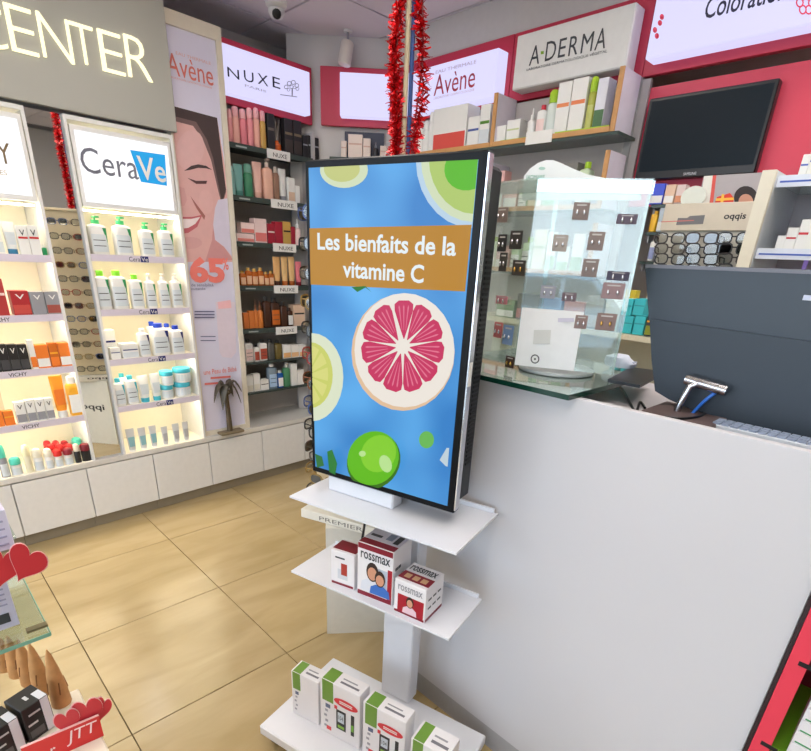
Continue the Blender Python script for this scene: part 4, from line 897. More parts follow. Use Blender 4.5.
def screen_mat():
    m = bpy.data.materials.new('screen_blue'); m.use_nodes = True; nt = m.node_tree; b = nt.nodes['Principled BSDF']
    tc = nt.nodes.new('ShaderNodeTexCoord'); n = nt.nodes.new('ShaderNodeTexNoise'); n.inputs['Scale'].default_value = 4; n.inputs['Detail'].default_value = 1
    r = nt.nodes.new('ShaderNodeValToRGB'); e = r.color_ramp.elements
    e[0].position = .35; e[0].color = (lin(50),lin(126),lin(198),1); e[1].position = .65; e[1].color = (lin(96),lin(176),lin(238),1)
    nt.links.new(tc.outputs['Object'], n.inputs['Vector']); nt.links.new(n.outputs['Fac'], r.inputs[0]); nt.links.new(r.outputs[0], b.inputs['Emission Color'])
    b.inputs['Base Color'].default_value = (.01,.01,.01,1); b.inputs['Emission Strength'].default_value = .92; b.inputs['Roughness'].default_value = .2; b.inputs['Specular IOR Level'].default_value = .15; return m
scr = MB().box(sx0, sx1, -.0008, .001, sz0, sz1).build('screen', screen_mat(), tv)
_sm = {}
def sg(r, g, b):
    if (r, g, b) not in _sm:
        m = mt((r, g, b), .15, 0, .84, 0, scale=31); bn = m.node_tree.nodes['Principled BSDF']; bn.inputs['Base Color'].default_value = (.01,.01,.01,1); bn.inputs['Specular IOR Level'].default_value = .1; _sm[r, g, b] = m
    return _sm[r, g, b]
T = Sheet(tv, FK, YT-.001, (sx0, sx1, sz0, sz1)).base(0, YT, 0)
def pic(pts, c, nm): return T.poly(pts, sg(*c), nm, scr)
pic(ell(344,170,24,18), (214,226,190), 'lemon_rind'); pic(ell(342,169,18,13), (200,206,128), 'lemon_flesh')
pic(ell(472,160,56,68), (190,216,236), 'slice_shadow'); pic(ell(473,158,52,64), (214,226,190), 'lemon_rind'); pic(ell(474,158,45,56), (180,206,110), 'lemon_flesh')
pic(ell(468,168,24,22,24,tilt=-35), (96,190,40), 'green_wedge')
pic([(309,228.3),(472,224.8),(465.5,291.5),(311,284.6)], (190,134,32), 'banner')
T.text('Les bienfaits de la', 318, 457, 253, 234.5, sg(236,246,250), .022, parent=scr); T.text('vitamine C', 343.5, 424.5, 280.5, 262.5, sg(236,246,250), .022, parent=scr)
pic([(352,287),(358,292),(366,287.5),(372,292),(366,286)], (40,120,30), 'leaf')
pic(ell(313,377,31,44), (226,234,206), 'lemon_rind'); pic(ell(311,375,22.5,33), (208,214,110), 'lemon_flesh')
for k in range(5):
    a = -70+k*34; pic([(308,375)]+ell(309,375,20,30,5,a-13,a+13), (222,222,130), 'lemon_segment')
pic(ell(404,352,51.5,58.5), (232,196,160), 'grapefruit_rim'); pic(ell(405.5,350,50,57), (244,236,226), 'grapefruit_pith')
gcx, gcy = 405, 346
for k in range(11):
    a = -90+k*360/11; h = 16.8; pts = []
    for r, w in ((.16,3),(.4,.80*h),(.8,.96*h),(.94,.84*h),(1.0,.42*h)): pts.append((r, a-w))
    pts += [(r, 2*a-b) for r, b in reversed(pts)]
    poly = [(gcx+41*r*math.cos(math.radians(b)), gcy+46*r*math.sin(math.radians(b))) for r, b in pts]
    pic(poly, (206,52,98), 'grapefruit_segment')
    for s_ in (-.45, 0, .45):
        pic([(gcx+41*r*math.cos(math.radians(a+s_*h+d)), gcy+46*r*math.sin(math.radians(a+s_*h+d))) for r, d in ((.35,-.8),(.35,.8),(.85,1.2),(.9,0),(.85,-1.2))], (230,120,150), 'pulp_streak')
pic(ell(377,459,26,29,28,tilt=30), (60,120,20), 'lime_shade'); pic(ell(376.5,456.5,25,27.5,28,tilt=30), (100,192,24), 'lime'); pic(ell(382,452,17,19,24,tilt=30), (136,212,48), 'lime_light')
pic(ell(389,462,6,9,14,tilt=-20), (190,232,150), 'lime_gloss'); pic(ell(366,452,3.5,3,10), (190,232,150), 'lime_gloss')
pic([(331,450),(336,448),(341,462),(339,473),(333,470)], (44,128,50), 'mint_leaf'); pic([(319,452),(326,455),(328,464),(321,466)], (52,120,60), 'mint_leaf')
pic(ell(430,438,7.5,8.5), (110,190,90), 'mint_leaf'); pic([(443,458),(450,446),(456,446),(456,466),(449,464)], (196,214,224), 'ice_cube')
# ---- boxes on the stand
def box_px(label, name, BL, BR, TL, z, depth, group, cb, fr=FK):
    a, b = fr.pz(*BL, z), fr.pz(*BR, z); A = fr.w(*a, z); B = fr.w(*b, z); rot = math.atan2(B.y-A.y, B.x-A.x); w = (B-A).length
    f = Fr(A.x, A.y, rot); h = f.px(*TL, 0)[1]-z
    t = thing(name, label, 'box', f, w/2, 0, z+.0008, group); c = MB().box(-w/2, w/2, 0, depth, 0, h, .0015).build('carton', cb, t); return t, c, w, h
CW = mt((232,230,232), .4, noise=.02); RB = mt((128,22,42), .4); RB2 = mt((165,28,44), .4)
def flat(x0, x1, z0, z1, mat, par, nm, y=-.0008): return MB().box(x0, x1, y, 0, z0, z1).build(nm, mat, par)
def flattop(x0, x1, y0, y1, h, mat, par, nm): return MB().box(x0, x1, y0, y1, h, h+.0007).build(nm, mat, par)
def person_print(par, cx, z0, s, skin, hair, shirt, y):
    P2 = lambda pts, m_, nm, k: MB().add([(cx+a*s, y-.0002*k, z0+b*s) for a, b in pts], [tuple(range(len(pts)))]).build(nm, m_, par)
    P2([(-.5,0),(.5,0),(.45,.35),(.2,.52),(-.2,.52),(-.45,.35)], shirt, 'shirt_print', 1); P2([(.32*math.cos(t*.393)*.8, .85+.4*math.sin(t*.393)) for t in range(16)], hair, 'hair_print', 2)
    P2([(.2*math.cos(t*.393), .78+.27*math.sin(t*.393)) for t in range(16)], skin, 'face_print', 3)
SKN, DHR = mt((206,150,120), .5), mt((50,32,26), .6)
G = 'red and white device boxes on the middle shelf'
t, c, w, h = box_px('small white device box with red top, left on middle shelf', 'device_box', (331,583), (354,591), (331,549), zB, .07, G, CW)
flat(-w*.46, w*.46, .004, h*.1, RB, c, 'red_band'); flattop(-w*.48, w*.48, .01, .06, h, RB, c, 'red_top'); flat(-w*.05, w*.2, h*.35, h*.68, P_(170,60,50), c, 'device_print'); flat(-w*.2, w*.22, h*.22, h*.5, P_(205,210,216), c, 'device_print', -.0005); flat(-w*.3, w*.1, h*.8, h*.84, pINK, c, 'text_line_print')
t, c, w, h = box_px('largest device box with couple picture, middle of the middle shelf', 'device_box', (357,593.5), (391.5,607), (357,541), zB, .105, G, CW)
flat(-w*.48, w*.48, .004, h*.1, RB, c, 'red_band'); flat(w*.36, w*.48, h*.1, h*.66, RB2, c, 'red_band'); flat(-w*.12, w*.35, h*.12, h*.62, P_(190,200,214), c, 'photo_print', -.0005)
flat(-w*.48, w*.48, h*.9, h*.995, RB, c, 'red_band'); text('rossmax', -w*.4, w*.42, h*.73, h*.86, -.0012, pINK, c, bold=.012)
person_print(c, -w*.06, h*.14, h*.45, SKN, DHR, P_(220,224,232), -.0012); person_print(c, w*.16, h*.12, h*.38, SKN, DHR, P_(60,110,190), -.002)
flattop(-w*.48, w*.48, .004, .03, h, RB, c, 'red_top'); flattop(-w*.48, w*.48, .032, .1, h, P_(196,194,206), c, 'grey_top'); flattop(w*.02, w*.2, .05, .085, h+.0008, P_(120,130,150), c, 'device_print')
flattop(-w*.4, -w*.1, .05, .062, h+.0008, pINK, c, 'device_print'); flattop(w*.26, w*.4, .04, .085, h+.0008, pBLK, c, 'device_print')
for k in range(5): MB().box(w/2, w/2+.0007, .012+.017*(k % 3), .026+.017*(k % 3), h*(.45+.18*(k//3)), h*(.5+.18*(k//3))).build('text_line_print', pINK, c)
t, c, w, h = box_px('low device box with seated man picture, right on middle shelf', 'device_box', (393.5,611), (424,624.5), (395,578), zB, .10, G, CW)
flat(-w*.48, w*.48, .004, h*.1, RB, c, 'red_band'); flat(-w*.38, w*.45, h*.1, h*.6, RB2, c, 'photo_print', -.0005); text('rossmax', -w*.38, w*.4, h*.72, h*.88, -.0012, pGREY, c, bold=.012)
person_print(c, w*.02, h*.1, h*.42, SKN, DHR, P_(226,196,206), -.0012)
flattop(-w*.48, w*.48, .012, .05, h, RB, c, 'red_top'); text('rossmax', -w*.42, w*.42, h+.0012, 0, 0, pINK, c) if False else text('rossmax', -w*.42, w*.42, .06, .085, h+.0012, pINK, c, plane='top', bold=.012)
for k in range(3): flattop(-w*.35+k*w*.26, -w*.17+k*w*.26, .02, .04, h+.0008, P_(200,160,120), c, 'picture_print')
MB().box(w/2, w/2+.0007, .003, .097, .003, h*.1).build('red_band', RB, c)
for k in range(6): MB().box(w/2, w/2+.0007, .015+.026*(k % 3), .032+.026*(k % 3), h*(.35+.25*(k//3)), h*(.4+.25*(k//3))).build('text_line_print', pINK, c)
G = 'white and green test kit boxes on the stand base'
GN = mt((110,150,60), .4)
zb_ = .0885
for k, (lab, BL, BR, TL, dp, big) in enumerate((('smallest white test kit box with green stripe, leftmost on stand base', (293,712.5), (319,726), (292,671), .055, False), ('white test kit box with green stripe, second from left on stand base', (321,729), (359,750), (323,678.5), .055, True),
        ('white test kit box with green stripe, third from left on stand base', (362,752), (402.5,775), (365,702.5), .055, True), ('white test kit box with green stripe, rightmost on stand base', (408,781), (443,802), (410.5,737.5), .075, False))):
    t, c, w, h = box_px(lab, 'test_kit_box', BL, BR, TL, zb_, dp, G, CW)
    flat(-w*.44, -w*.16, h*.62, h*.998, GN, c, 'green_stripe'); flattop(-w*.44, -w*.16, .002, dp-.003, h, GN, c, 'green_stripe')
    flattop(-w*.05, w*.4, dp*.25, dp*.38, h, P_(120,120,126), c, 'text_line_print'); flattop(-w*.05, w*.3, dp*.55, dp*.63, h, P_(150,150,156), c, 'text_line_print')
    for j in range(4): flat(-w*.4+.004*(j % 2), -w*.33+.004*(j % 2), h*(.12+.1*j), h*(.16+.1*j), P_(160,160,168), c, 'icon_print')
    flat(-w*.36, -w*.24, h*.5, h*.57, P_(90,100,130), c, 'round_seal_print')
    if big:
        MB().add([(w*.16+w*.3*math.cos(a*.314), -.0009, h*.72+h*.075*math.sin(a*.314)-w*.08*math.cos(a*.314)*0) for a in range(20)], [tuple(range(20))]).build('red_oval_print', P_(214,50,60), c)
        flat(0, w*.32, h*.7, h*.715, pW, c, 'text_line_print', -.0014); flat(0, w*.32, h*.73, h*.745, pW, c, 'text_line_print', -.0014)
        m_ = flat(-w*.08, w*.16, h*.2, h*.56, pBLK, c, 'meter_print', -.001); flat(-w*.04, w*.12, h*.34, h*.52, P_(200,210,220), c, 'meter_display_print', -.0016); flat(-w*.04, w*.12, h*.23, h*.28, P_(130,180,60), c, 'meter_button_print', -.0016)
        text('104', -w*.02, w*.1, h*.39, h*.47, -.002, pBLK, c, name='meter_digits')
        flat(w*.29, w*.37, h*.2, h*.58, pBLK, c, 'pen_print', -.001); flat(w*.3, w*.36, h*.28, h*.4, P_(110,170,50), c, 'pen_print', -.0015); flat(-w*.13, -w*.06, h*.56, h*.62, P_(214,50,60), c, 'red_dot_print', -.0012); flat(-w*.34, -w*.22, h*.08, h*.15, P_(214,50,60), c, 'red_dot_print')
# ------------------------------------------------------------------ counter
CS = .94; ZK = lambda z: CAM_H-(CAM_H-z)*CS
YCT = 1.2*CS; cL, cR = -1.10*CS, -.033*CS; zT, zD = ZK(1.212), ZK(1.17)
ct = thing('counter', 'tall plain white service counter filling the right foreground', 'counter', F2, 0, YCT, 0)
CWH = mt((206,206,210), .38, noise=.02, scale=3)
MB().box(cL, cR, 0, .02, .086, zT, .001).build('front_panel', CWH, ct); MB().box(cL, cR, .002, .02, 0, .0855).build('baseboard', mt((168,168,172), .45), ct)
MB().box(cL, cL+.02, .021, .56, 0, zT-.02).build('end_panel', CWH, ct); MB().box(cR-.02, cR, .021, .56, 0, zD-.004).build('end_panel', CWH, ct)
MB().box(cL+.021, cR-.021, .021, .56, zD-.02, zD).build('work_surface', mt((200,196,200), .4), ct)
MB().box(cL+.021, -.80*CS, .021, .48, zD+.001, zT-.001).build('raised_ledge', mt((196,192,198), .45), ct)
zg0, zg1_ = ZK(1.2125), ZK(1.2125)+.0125
gx0, gx1, gy0, gy1 = -1.12*CS, -.602*CS, -.042*CS, .49*CS
gs = MB().box(gx0, gx1, gy0, gy1, zg0, zg1_, .001).build('glass_slab', mt((208,230,220), .04, trans=.7, noise=0)); GE = mt((16,58,46), .15)
MB().box(gx0, gx1, gy0-.0015, gy0-.0002, zg0, zg1_).build('polished_edge', GE, gs); MB().box(gx1+.0002, gx1+.0015, gy0, gy1, zg0, zg1_).build('polished_edge', GE, gs)
gs.location = F2.w(0, YCT); gs.rotation_euler = (0,0,F2.rot)
tag(gs, 'greenish glass slab lying on the left end of the counter', 'glass top')
# things on the desk
ZD = zD+.0005
def desk_poly(name, label, cat, pts, z, h, mat):
    q = [FULL.pz(*p, z+h) for p in pts]; mb = MB(); n = len(q)
    mb.add([(x, y, z) for x, y in q]+[(x, y, z+h) for x, y in q], [tuple(range(n)), tuple(range(n, 2*n))]+[(i, (i+1) % n, n+(i+1) % n, n+i) for i in range(n)])
    return tag(mb.build(name, mat), label, cat)
desk_poly('black_folder', 'flat black folder lying on the counter beside the glass slab', 'folder', ((608,379),(631,367),(655,370),(655,377),(640,385)), zg1_+.0007, .008, BLACK)
t = thing('paper_bag', 'crumpled white bag behind the black folder', 'bag', FULL, *FULL.pz(619,366,zg1_+.0095), zg1_+.0092)
MB().loft([sect(.03,.04,0,2.6,12), sect(.034,.046,.012,2.4,12,.004), sect(.022,.036,.026,2.2,12,-.004,.006), sect(.008,.02,.034,2,12,.004)]).build('bag_body', mt((205,212,228), .5), t, True); MB().box(-.006, .02, -.042, -.034, .004, .018).build('bag_fold', mt((180,190,215), .5), t)
def cable(name, label, pts, r, mat):
    P3 = [Vector(p) for p in pts]; out = []
    for i in range(len(P3)-1):
        p0 = P3[max(0, i-1)]; p1, p2 = P3[i], P3[i+1]; p3 = P3[min(len(P3)-1, i+2)]
        for k in range(6):
            t = k/6; out.append(.5*((2*p1)+(p2-p0)*t+(2*p0-5*p1+4*p2-p3)*t*t+(3*p1-p0-3*p2+p3)*t**3))
    out.append(P3[-1]); return tag(MB().tube(out, r, 6).build(name, mat, smooth=True), label, 'cable')
zp = zD+.0045
cable('cable', 'thin black cable looping on the counter behind its front edge', [(*FULL.pz(x, y, zp), zp) for x, y in ((618,384),(624,392),(631,405),(636,412),(640,402),(645,408))], .0032, BLACK)
# monitor seen from behind
YM = 1.46*CS
mo = thing('monitor', 'dark grey computer monitor seen from behind on the counter', 'monitor', F2, 0, YM, 0)
MG = mt((50,60,70), .42, noise=.03); MG2 = mt((42,52,62), .45, noise=.03)
f_ = lambda X, Y, y: F2.px(X, Y, y)
tl_ = f_(645,264.5,YM); sl = f_(649,320,YM); xR = -.06
MB().prism([tl_, (xR, tl_[1]+.004), (xR, sl[1]-.012), sl], .0, .03).build('screen_back', MG, mo)
low = [f_(649.5,319,YM-.012), (xR, sl[1]-.01)]+[(xR, f_(811,441,YM-.012)[1]-.01)]+[f_(x, y, YM-.012) for x, y in ((811,441),(770,431),(720,418),(690,409),(668,399),(655,391),(651.5,360))]
low = [(x, max(z, zD+.008)) for x, z in low]
MB().prism(low, -.012, .028).build('lower_housing', MG2, mo)
MB().prism([(tl_[0]+.002, tl_[1]+.001), (xR, tl_[1]+.005), (xR, tl_[1]-.003), (tl_[0]+.002, tl_[1]-.007)], -.002, -.0002).build('top_edge', mt((110,112,122), .4), mo)
a = f_(803,298,YM)
MB().box(a[0], a[0]+.04, -.001, -.0002, a[1]-.004, a[1]+.006).build('badge', P_(190,200,220), mo)
p1, p2 = f_(686,379,YM-.035), f_(727,391,YM-.035)
nk = MB().tube([(p1[0], -.035, p1[1]), (p2[0], -.035, p2[1])], .0125, 16).build('hinge', CHROME, mo, True)
b1, b2, b3 = f_(703,385,YM-.04), f_(690,386,YM-.045), f_(680,404,YM-.05); b4 = f_(675,417,YM-.055)
MB().tube([(b1[0], -.03, b1[1]), ((b1[0]+b2[0])/2, -.042, b1[1]+.001), (b2[0], -.045, b2[1]), (b3[0], -.05, b3[1]), (b4[0], -.052, zD+.016)], .008, 12).build('neck', CHROME, nk, True)
MB().box(b4[0]-.06, b4[0]+.10, -.12, .04, ZD-.0, zD+.0155, .003).build('stand_foot', mt((96,80,78), .5), mo)
c1, c2 = f_(692,411,YM-.03), f_(727,386,YM-.015)
cable('cable', 'bright blue network cable rising to the monitor', [F2.w(c1[0], YM-.03, ZD+.006), F2.w(c1[0]+.006, YM-.03, c1[1]+.002), F2.w((c1[0]+c2[0])/2, YM-.03, (c1[1]+c2[1])/2+.004), F2.w(c2[0], YM-.018, c2[1])], .004, mt((50,120,220), .4))
cable('cable', 'black cable lying at the monitor foot', [(*FULL.pz(x, y, zp+.012), zp+.012) for x, y in ((664,417),(680,419),(698,417),(706,412))], .004, BLACK)
for k, (lab, nm, cat, a, b) in enumerate((('pale grey keyboard lying under the monitor', 'keyboard', 'keyboard', ((708,424),(722,417),(768,428),(760,438))), ('white card terminal beside the keyboard under the monitor', 'card_terminal', 'terminal', ((769,437),(776,430),(808,438),(804,446)))) if False else ()): pass
kx, ky = F2.pz(742, 428, ZD+.015)
kb = thing('keyboard', 'pale grey keyboard lying under the monitor', 'keyboard', F2, kx+.05, 1.395*CS, ZD)
MB().box(-.11, .11, -.03, .032, .0005, .014, .002).build('body', P_(190,200,210), kb)
for r_ in range(3):
    for c_ in range(12): part('key', ('key',), lambda: MB().box(-.0075,.0075,-.007,.007,0,.004), P_(150,165,190), kb, (-.098+c_*.0178, -.02+r_*.018, .0142), False)
# ------------------------------------------------------------------ earring display on the glass slab
ZG = zg1_+.0007
ACR = thinglass((240,248,244), .06, haze=.12)
A_, B_, C_, D_ = CS*Vector((1.270,.846,0)), CS*Vector((1.394,.607,0)), CS*Vector((1.478,.648,0)), CS*Vector((1.30,1.085,0))
ed = thing('earring_display', 'clear acrylic earring display tower on the glass slab', 'display', FULL, 1.41*CS, .79*CS, ZG)
o2 = Vector((1.41,.79,0))*CS
MB().lathe([(.098,0),(.102,.002),(.102,.009),(.095,.012),(.02,.013)], 0, 0, 28).build('base_disc', mt((190,196,196), .35), ed, True)
panels = []
HT = ZK(1.712)
for nm, p, q in (('left', D_, A_), ('front', A_, B_), ('right', B_, C_)):
    d = (q-p); f = Fr(p.x, p.y, math.atan2(d.y, d.x)); L = d.length; panels.append((f, L))
    mb = MB(); vs = []
    for yy in (0, .004):
        for x, z in ((0, .02), (L, .02), (L, HT-ZG), (0, HT-ZG)): w3 = f.w(x, yy)-o2; vs.append((w3.x, w3.y, z))
    pa = mb.add(vs, [(0,1,2,3),(7,6,5,4),(0,4,5,1),(1,5,6,2),(2,6,7,3),(3,7,4,0)]).build('acrylic_panel', ACR, ed)
fF, LF = panels[1]; fL, LL = panels[0]; fR, LR_ = panels[2]
# rails
for f, L in panels:
    mb = MB(); vs = []
    for yy in (-.004, -.0005):
        for x, z in ((.002, HT-ZG-.03), (L-.002, HT-ZG-.03), (L-.002, HT-ZG-.004), (.002, HT-ZG-.004)): w3 = f.w(x, yy)-o2; vs.append((w3.x, w3.y, z))
    mb.add(vs, [(0,1,2,3),(7,6,5,4),(0,4,5,1),(1,5,6,2),(2,6,7,3),(3,7,4,0)]).build('top_rail', thinglass((226,238,234), .3, .1, 'frosted_rail'), ed)
# arched white header behind the front panel
fH = Fr(fF.w(0,.05).x, fF.w(0,.05).y, fF.rot)
hp = [fH.px(x, y, 0) for x, y in ((522,200),(524,176),(530,168.5),(538,163),(546,160),(553,160),(562,163.5),(574,169),(588,174.5),(605,178),(642,181),(641,200))]
hb_ = thing('arch_sign', 'white arched sign with green lettering above the earring display', 'sign', fH, 0, 0, ZG)
MB().prism([(x, z-ZG) for x, z in hp], 0, .004).build('board', mt((236,240,238), .4), hb_)
s = Sheet(hb_, fH, -.0004).base(0, 0, ZG); s.text('JADMARE', 526, 544.5, 181, 175, P_(40,150,110)); s.text('shop', 546, 554, 180.5, 178.5, P_(140,190,170)); s.poly(ell(542,168.5,3.4,1.6,12), P_(170,205,190), 'leaf_print')
MB().box(.04, .05, .006, .012, -.0+.02, .42).build('support', thinglass((230,240,238), .1, nm='clear_support'), hb_)
# white info card low on the front panel
q5 = [fF.px(*p, -.006) for p in ((519,309),(581,310),(577,372),(512.5,371))]
ic = thing('info_card', 'white card with a round emblem on the earring display front', 'card', fF, 0, -.006, ZG)
cx0, cx1, cz0, cz1 = max(.003, (q5[0][0]+q5[3][0])/2), (q5[1][0]+q5[2][0])/2, (q5[2][1]+q5[3][1])/2-ZG, (q5[0][1]+q5[1][1])/2-ZG
MB().box(cx0, cx1, 0, .002, max(.021, cz0), cz1).build('card', mt((240,240,238), .3), ic)
s = Sheet(ic, fF, -.0066).base(0, -.006, ZG); s.poly(ell(535,359,4.4,4.6,18), P_(70,66,66), 'emblem_print'); s.poly(ell(535,359,3.3,3.5,18), pW, 'emblem_print'); s.poly(ell(535,359,1,1.1,10), P_(70,66,66), 'emblem_print'); s.poly([(534,330),(551,330),(550,344),(533,344)], P_(216,216,210), 'grey_print'); s.poly([(558,318),(574,318),(574,322),(558,322)], P_(210,206,220), 'grey_print')
def card(f, X, Y, w, h, col, dot, lab, k=0):
    x, z = f.px(X, Y, -.006)
    t = thing('earring_card', lab, 'earrings', f, x, -.006-.0008*k, z, 'earring cards on the acrylic display')
    MB().box(-w/2, w/2, 0, .0012, -h/2, h/2).build('card', col, t)
    for sx in (-1, 1): part('earring', ('ear',), lambda: MB().lathe([(.0012,-.006),(.0032,-.003),(.0034,.001),(.0012,.005)], 0, 0, 8), dot, t, (sx*w*.22, -.0036, -h*.08))
    MB().box(-w*.3, w*.3, -.0005, 0, h*.3, h*.38).build('print_line', P_(190,186,180), t)
SIL, GLD = mt((210,210,215), .2, .9, noise=0), mt((205,165,90), .25, .9, noise=0)
DC, GC, PK = P_(58,54,50), P_(128,112,104), P_(216,140,150)
for k, (f, X, Y, w, h, c_, d_, lab) in enumerate((
    (fL, 502, 243, .03, .04, P_(40,38,40), SIL, 'top left wing'), (fL, 516, 240, .04, .042, DC, SIL, 'upper left wing, silver pair'), (fL, 519, 268, .042, .036, DC, GLD, 'left wing, gold pair'), (fL, 503, 262, .026, .045, DC, SIL, 'left wing, narrow'), (fL, 502, 215, .04, .034, GC, SIL, 'top of left wing, taupe'),
    (fL, 502, 300, .04, .02, PK, SIL, 'left wing, pink strip'), (fL, 498, 330, .03, .04, P_(200,110,110), SIL, 'lower left wing, coral'), (fL, 508, 335, .035, .05, P_(120,150,190), SIL, 'lower left wing, blue'), (fL, 510, 362, .03, .03, P_(60,40,36), GLD, 'bottom of left wing, brown'),
    (fF, 581, 211, .036, .036, GC, SIL, 'front panel, top'), (fF, 560, 243, .034, .036, P_(170,160,150), SIL, 'front panel, upper pale'), (fF, 596, 241, .036, .04, GC, SIL, 'front panel right, upper taupe'), (fF, 590, 268, .036, .04, GC, SIL, 'front panel right, lower taupe'), (fF, 548, 292, .036, .03, P_(150,150,160), SIL, 'front panel, lower grey'), (fF, 569, 297, .034, .02, P_(110,90,96), SIL, 'front panel, low dark'),
    (fF, 627, 219, .044, .02, P_(90,76,90), SIL, 'front panel far right, top strip'), (fF, 618, 276, .05, .02, P_(60,52,70), SIL, 'front panel far right, dark strip'), (fF, 613, 291, .05, .036, P_(150,124,124), SIL, 'front panel far right, rose with silver pair'), (fF, 606, 322, .046, .04, P_(136,112,104), GLD, 'front panel far right, lower brown with gold pair'), (fF, 581, 322, .03, .032, P_(140,116,108), SIL, 'front panel, brown beside white card'))):
    card(f, X, Y, w, h, c_, d_, 'earring card, '+lab, k % 3)
# ------------------------------------------------------------------ eyewear tower behind the screen
FT = Fr(1.285, 1.51, math.radians(-69))
tw = thing('eyewear_tower', 'cream rotating eyewear tower behind the upright screen', 'display', FT, 0, 0, 0)
EC = mt((222,206,172), .5); EW = mt((226,224,214), .45)
r_ = math.radians(32)
def rbox(x0, x1, y0, y1, z0, z1):
    c, s_ = math.cos(r_), math.sin(r_); mb = MB().box(x0, x1, y0, y1, z0, z1); mb.v = [(x*c-y*s_, x*s_+y*c, z) for x, y, z in mb.v]; return mb
bb = rbox(-.16, .16, -.16, .16, 0, .52).build('base_cabinet', EW, tw)
tr = MB().box(-.19, .19, -.19, .19, .522, .56, .003).build('turning_tray', EW, tw)
text('PREMIER', -.10, .10, .532, .549, -.1906, P_(110,108,104), tr)
MB().box(-.142, .142, -.142, .142, .562, 1.70, .003).build('core', EC, tw)
for nm, pl, lo in (('+y', 'back', None),):
    text('ippo', -.085, .085, .27, .33, .1605, pBLK, bb, plane='back', bold=.02) if False else None
hdz0, hdz1 = 1.72, 1.86
MB().box(-.15, .15, -.15, .15, 1.701, 1.718, .002).build('top_plate', EC, tw)
# brand on the wall-facing side of the base
lt = MB(); vs, fs = text_raw('ippo', .02)
lt.add([(-.1006-.0, (.5-a)*.16, .64+b*.0-.6+b*.05+.22-.0) for a, b in vs], fs)
lt.v = [(-.1906, y, z-.0) for x, y, z in lt.v]; lt.v = [(x, y, z+.30-.0) for x, y, z in lt.v]
lt.v = [(x, y, .531+(z-min(q[2] for q in lt.v))*.45) for x, y, z in lt.v]; lt.build('lettering', pBLK, tr)
lb = MB(); lb.add([((.5-a)*.18, .1606, .30+b*.055) for a, b in vs], fs); c, s_ = math.cos(r_), math.sin(r_)
lb2 = MB(); lb2.add([(-.1606, (.5-a)*.2, .27+b*.06) for a, b in vs], fs); lb2.v = [(x*c-y*s_, x*s_+y*c, z) for x, y, z in lb2.v]; lb2.build('lettering', pBLK, bb)
FRM = [P_(40,36,34), P_(120,70,40), P_(30,30,34), P_(150,120,60), P_(150,50,40), P_(60,80,130), P_(70,60,52)]
for side, (nx, ny, nmz) in enumerate(((0,-1,'screen-facing side'), (-1,0,'wall-mirror side'), (0,1,'far side'))):
    for col_ in (-1, 1):
        for k in range(12):
            z = .62+k*.092
            if nx: x, y, rt = nx*.2, -col_*.072, -math.pi/2
            elif ny < 0: x, y, rt = col_*.072, -.2, 0
            else: x, y, rt = -col_*.072, .2, math.pi
            t = thing('eyeglasses', 'eyeglasses on eyewear tower, %s, %s column, %s from bottom' % (nmz, 'left' if col_ < 0 else 'right', ORD[k]), 'eyeglasses', FT, x, y, z, 'eyeglasses on the rotating tower', rt)
            glasses(t, FRM[(k*3+side*2+(col_ > 0)*5) % 7], w=.136, tl=.055, ml=DLENS if (k*7+side*3+col_) % 3 == 0 else None)
# pole and tinsel
pl = thing('tinsel_pole', 'thin two-tone pole rising from the eyewear tower to the ceiling', 'pole', Fr(1.354, 1.421, math.radians(-45)), 0, 0, 1.7185)
MB().tube([(-.006,0,0),(-.006,0,RZ-1.7195)], .008, 10).build('cream_tube', mt((214,196,160), .5), pl); MB().tube([(.010,.004,0),(.010,.004,RZ-1.7195)], .007, 10).build('blue_tube', mt((50,80,140), .4), pl)
random.seed(11); mb = MB()
TR = mt((226,38,44), .2, .6, noise=.3, scale=90)
zt0, zt1 = 1.73, 2.70
for strand in (0, 1):
    N = 2600
    for i in range(N):
        f = i/N; z = zt0+(zt1-zt0)*f; ph = f*13+strand*3.1
        lat = -.026-.012*(1-f)+.008*math.sin(ph) if strand == 0 else .034+.014*math.sin(ph+1)
        dens = .5+.5*math.sin(f*9+strand*2)
        if strand == 1 and random.random() > .7: continue
        if random.random() > .55+.45*dens: continue
        cx = lat*.70; cy = -lat*.71
        a, e_ = random.uniform(0, 6.283), random.uniform(-.8, .8); L = random.uniform(.018, .036); w_ = random.uniform(.0015, .0035)
        d = Vector((math.cos(a)*math.cos(e_), math.sin(a)*math.cos(e_), math.sin(e_))); s_ = d.cross(Vector((random.uniform(-1,1), random.uniform(-1,1), random.uniform(-1,1)))).normalized()*w_
        c = Vector((cx, cy, z-1.7185)); m_ = c+d*L*.5+s_*.8; e2 = c+d*L
        mb.add([c-s_, c+s_, m_+s_, m_-s_, e2+s_*.7, e2-s_*.7], [(0,1,2,3),(3,2,4,5)])
tn = thing('tinsel_garland', 'shiny red tinsel garland wound around the two-tone pole', 'tinsel', Fr(1.354, 1.421, 0), 0, 0, 1.7185)
tf = mb.build('tinsel_strands', TR, tn); tf['kind'] = 'stuff'
for strand, ofs in ((0, -.03), (1, .034)):
    MB().tube([((ofs+.008*math.sin(f/30*13+strand*3.1))*.70, -(ofs+.008*math.sin(f/30*13+strand*3.1))*.71, zt0-1.7185+(zt1-zt0)*f/30) for f in range(31)], .003, 6).build('core_wire', mt((120,20,30), .4), tn)
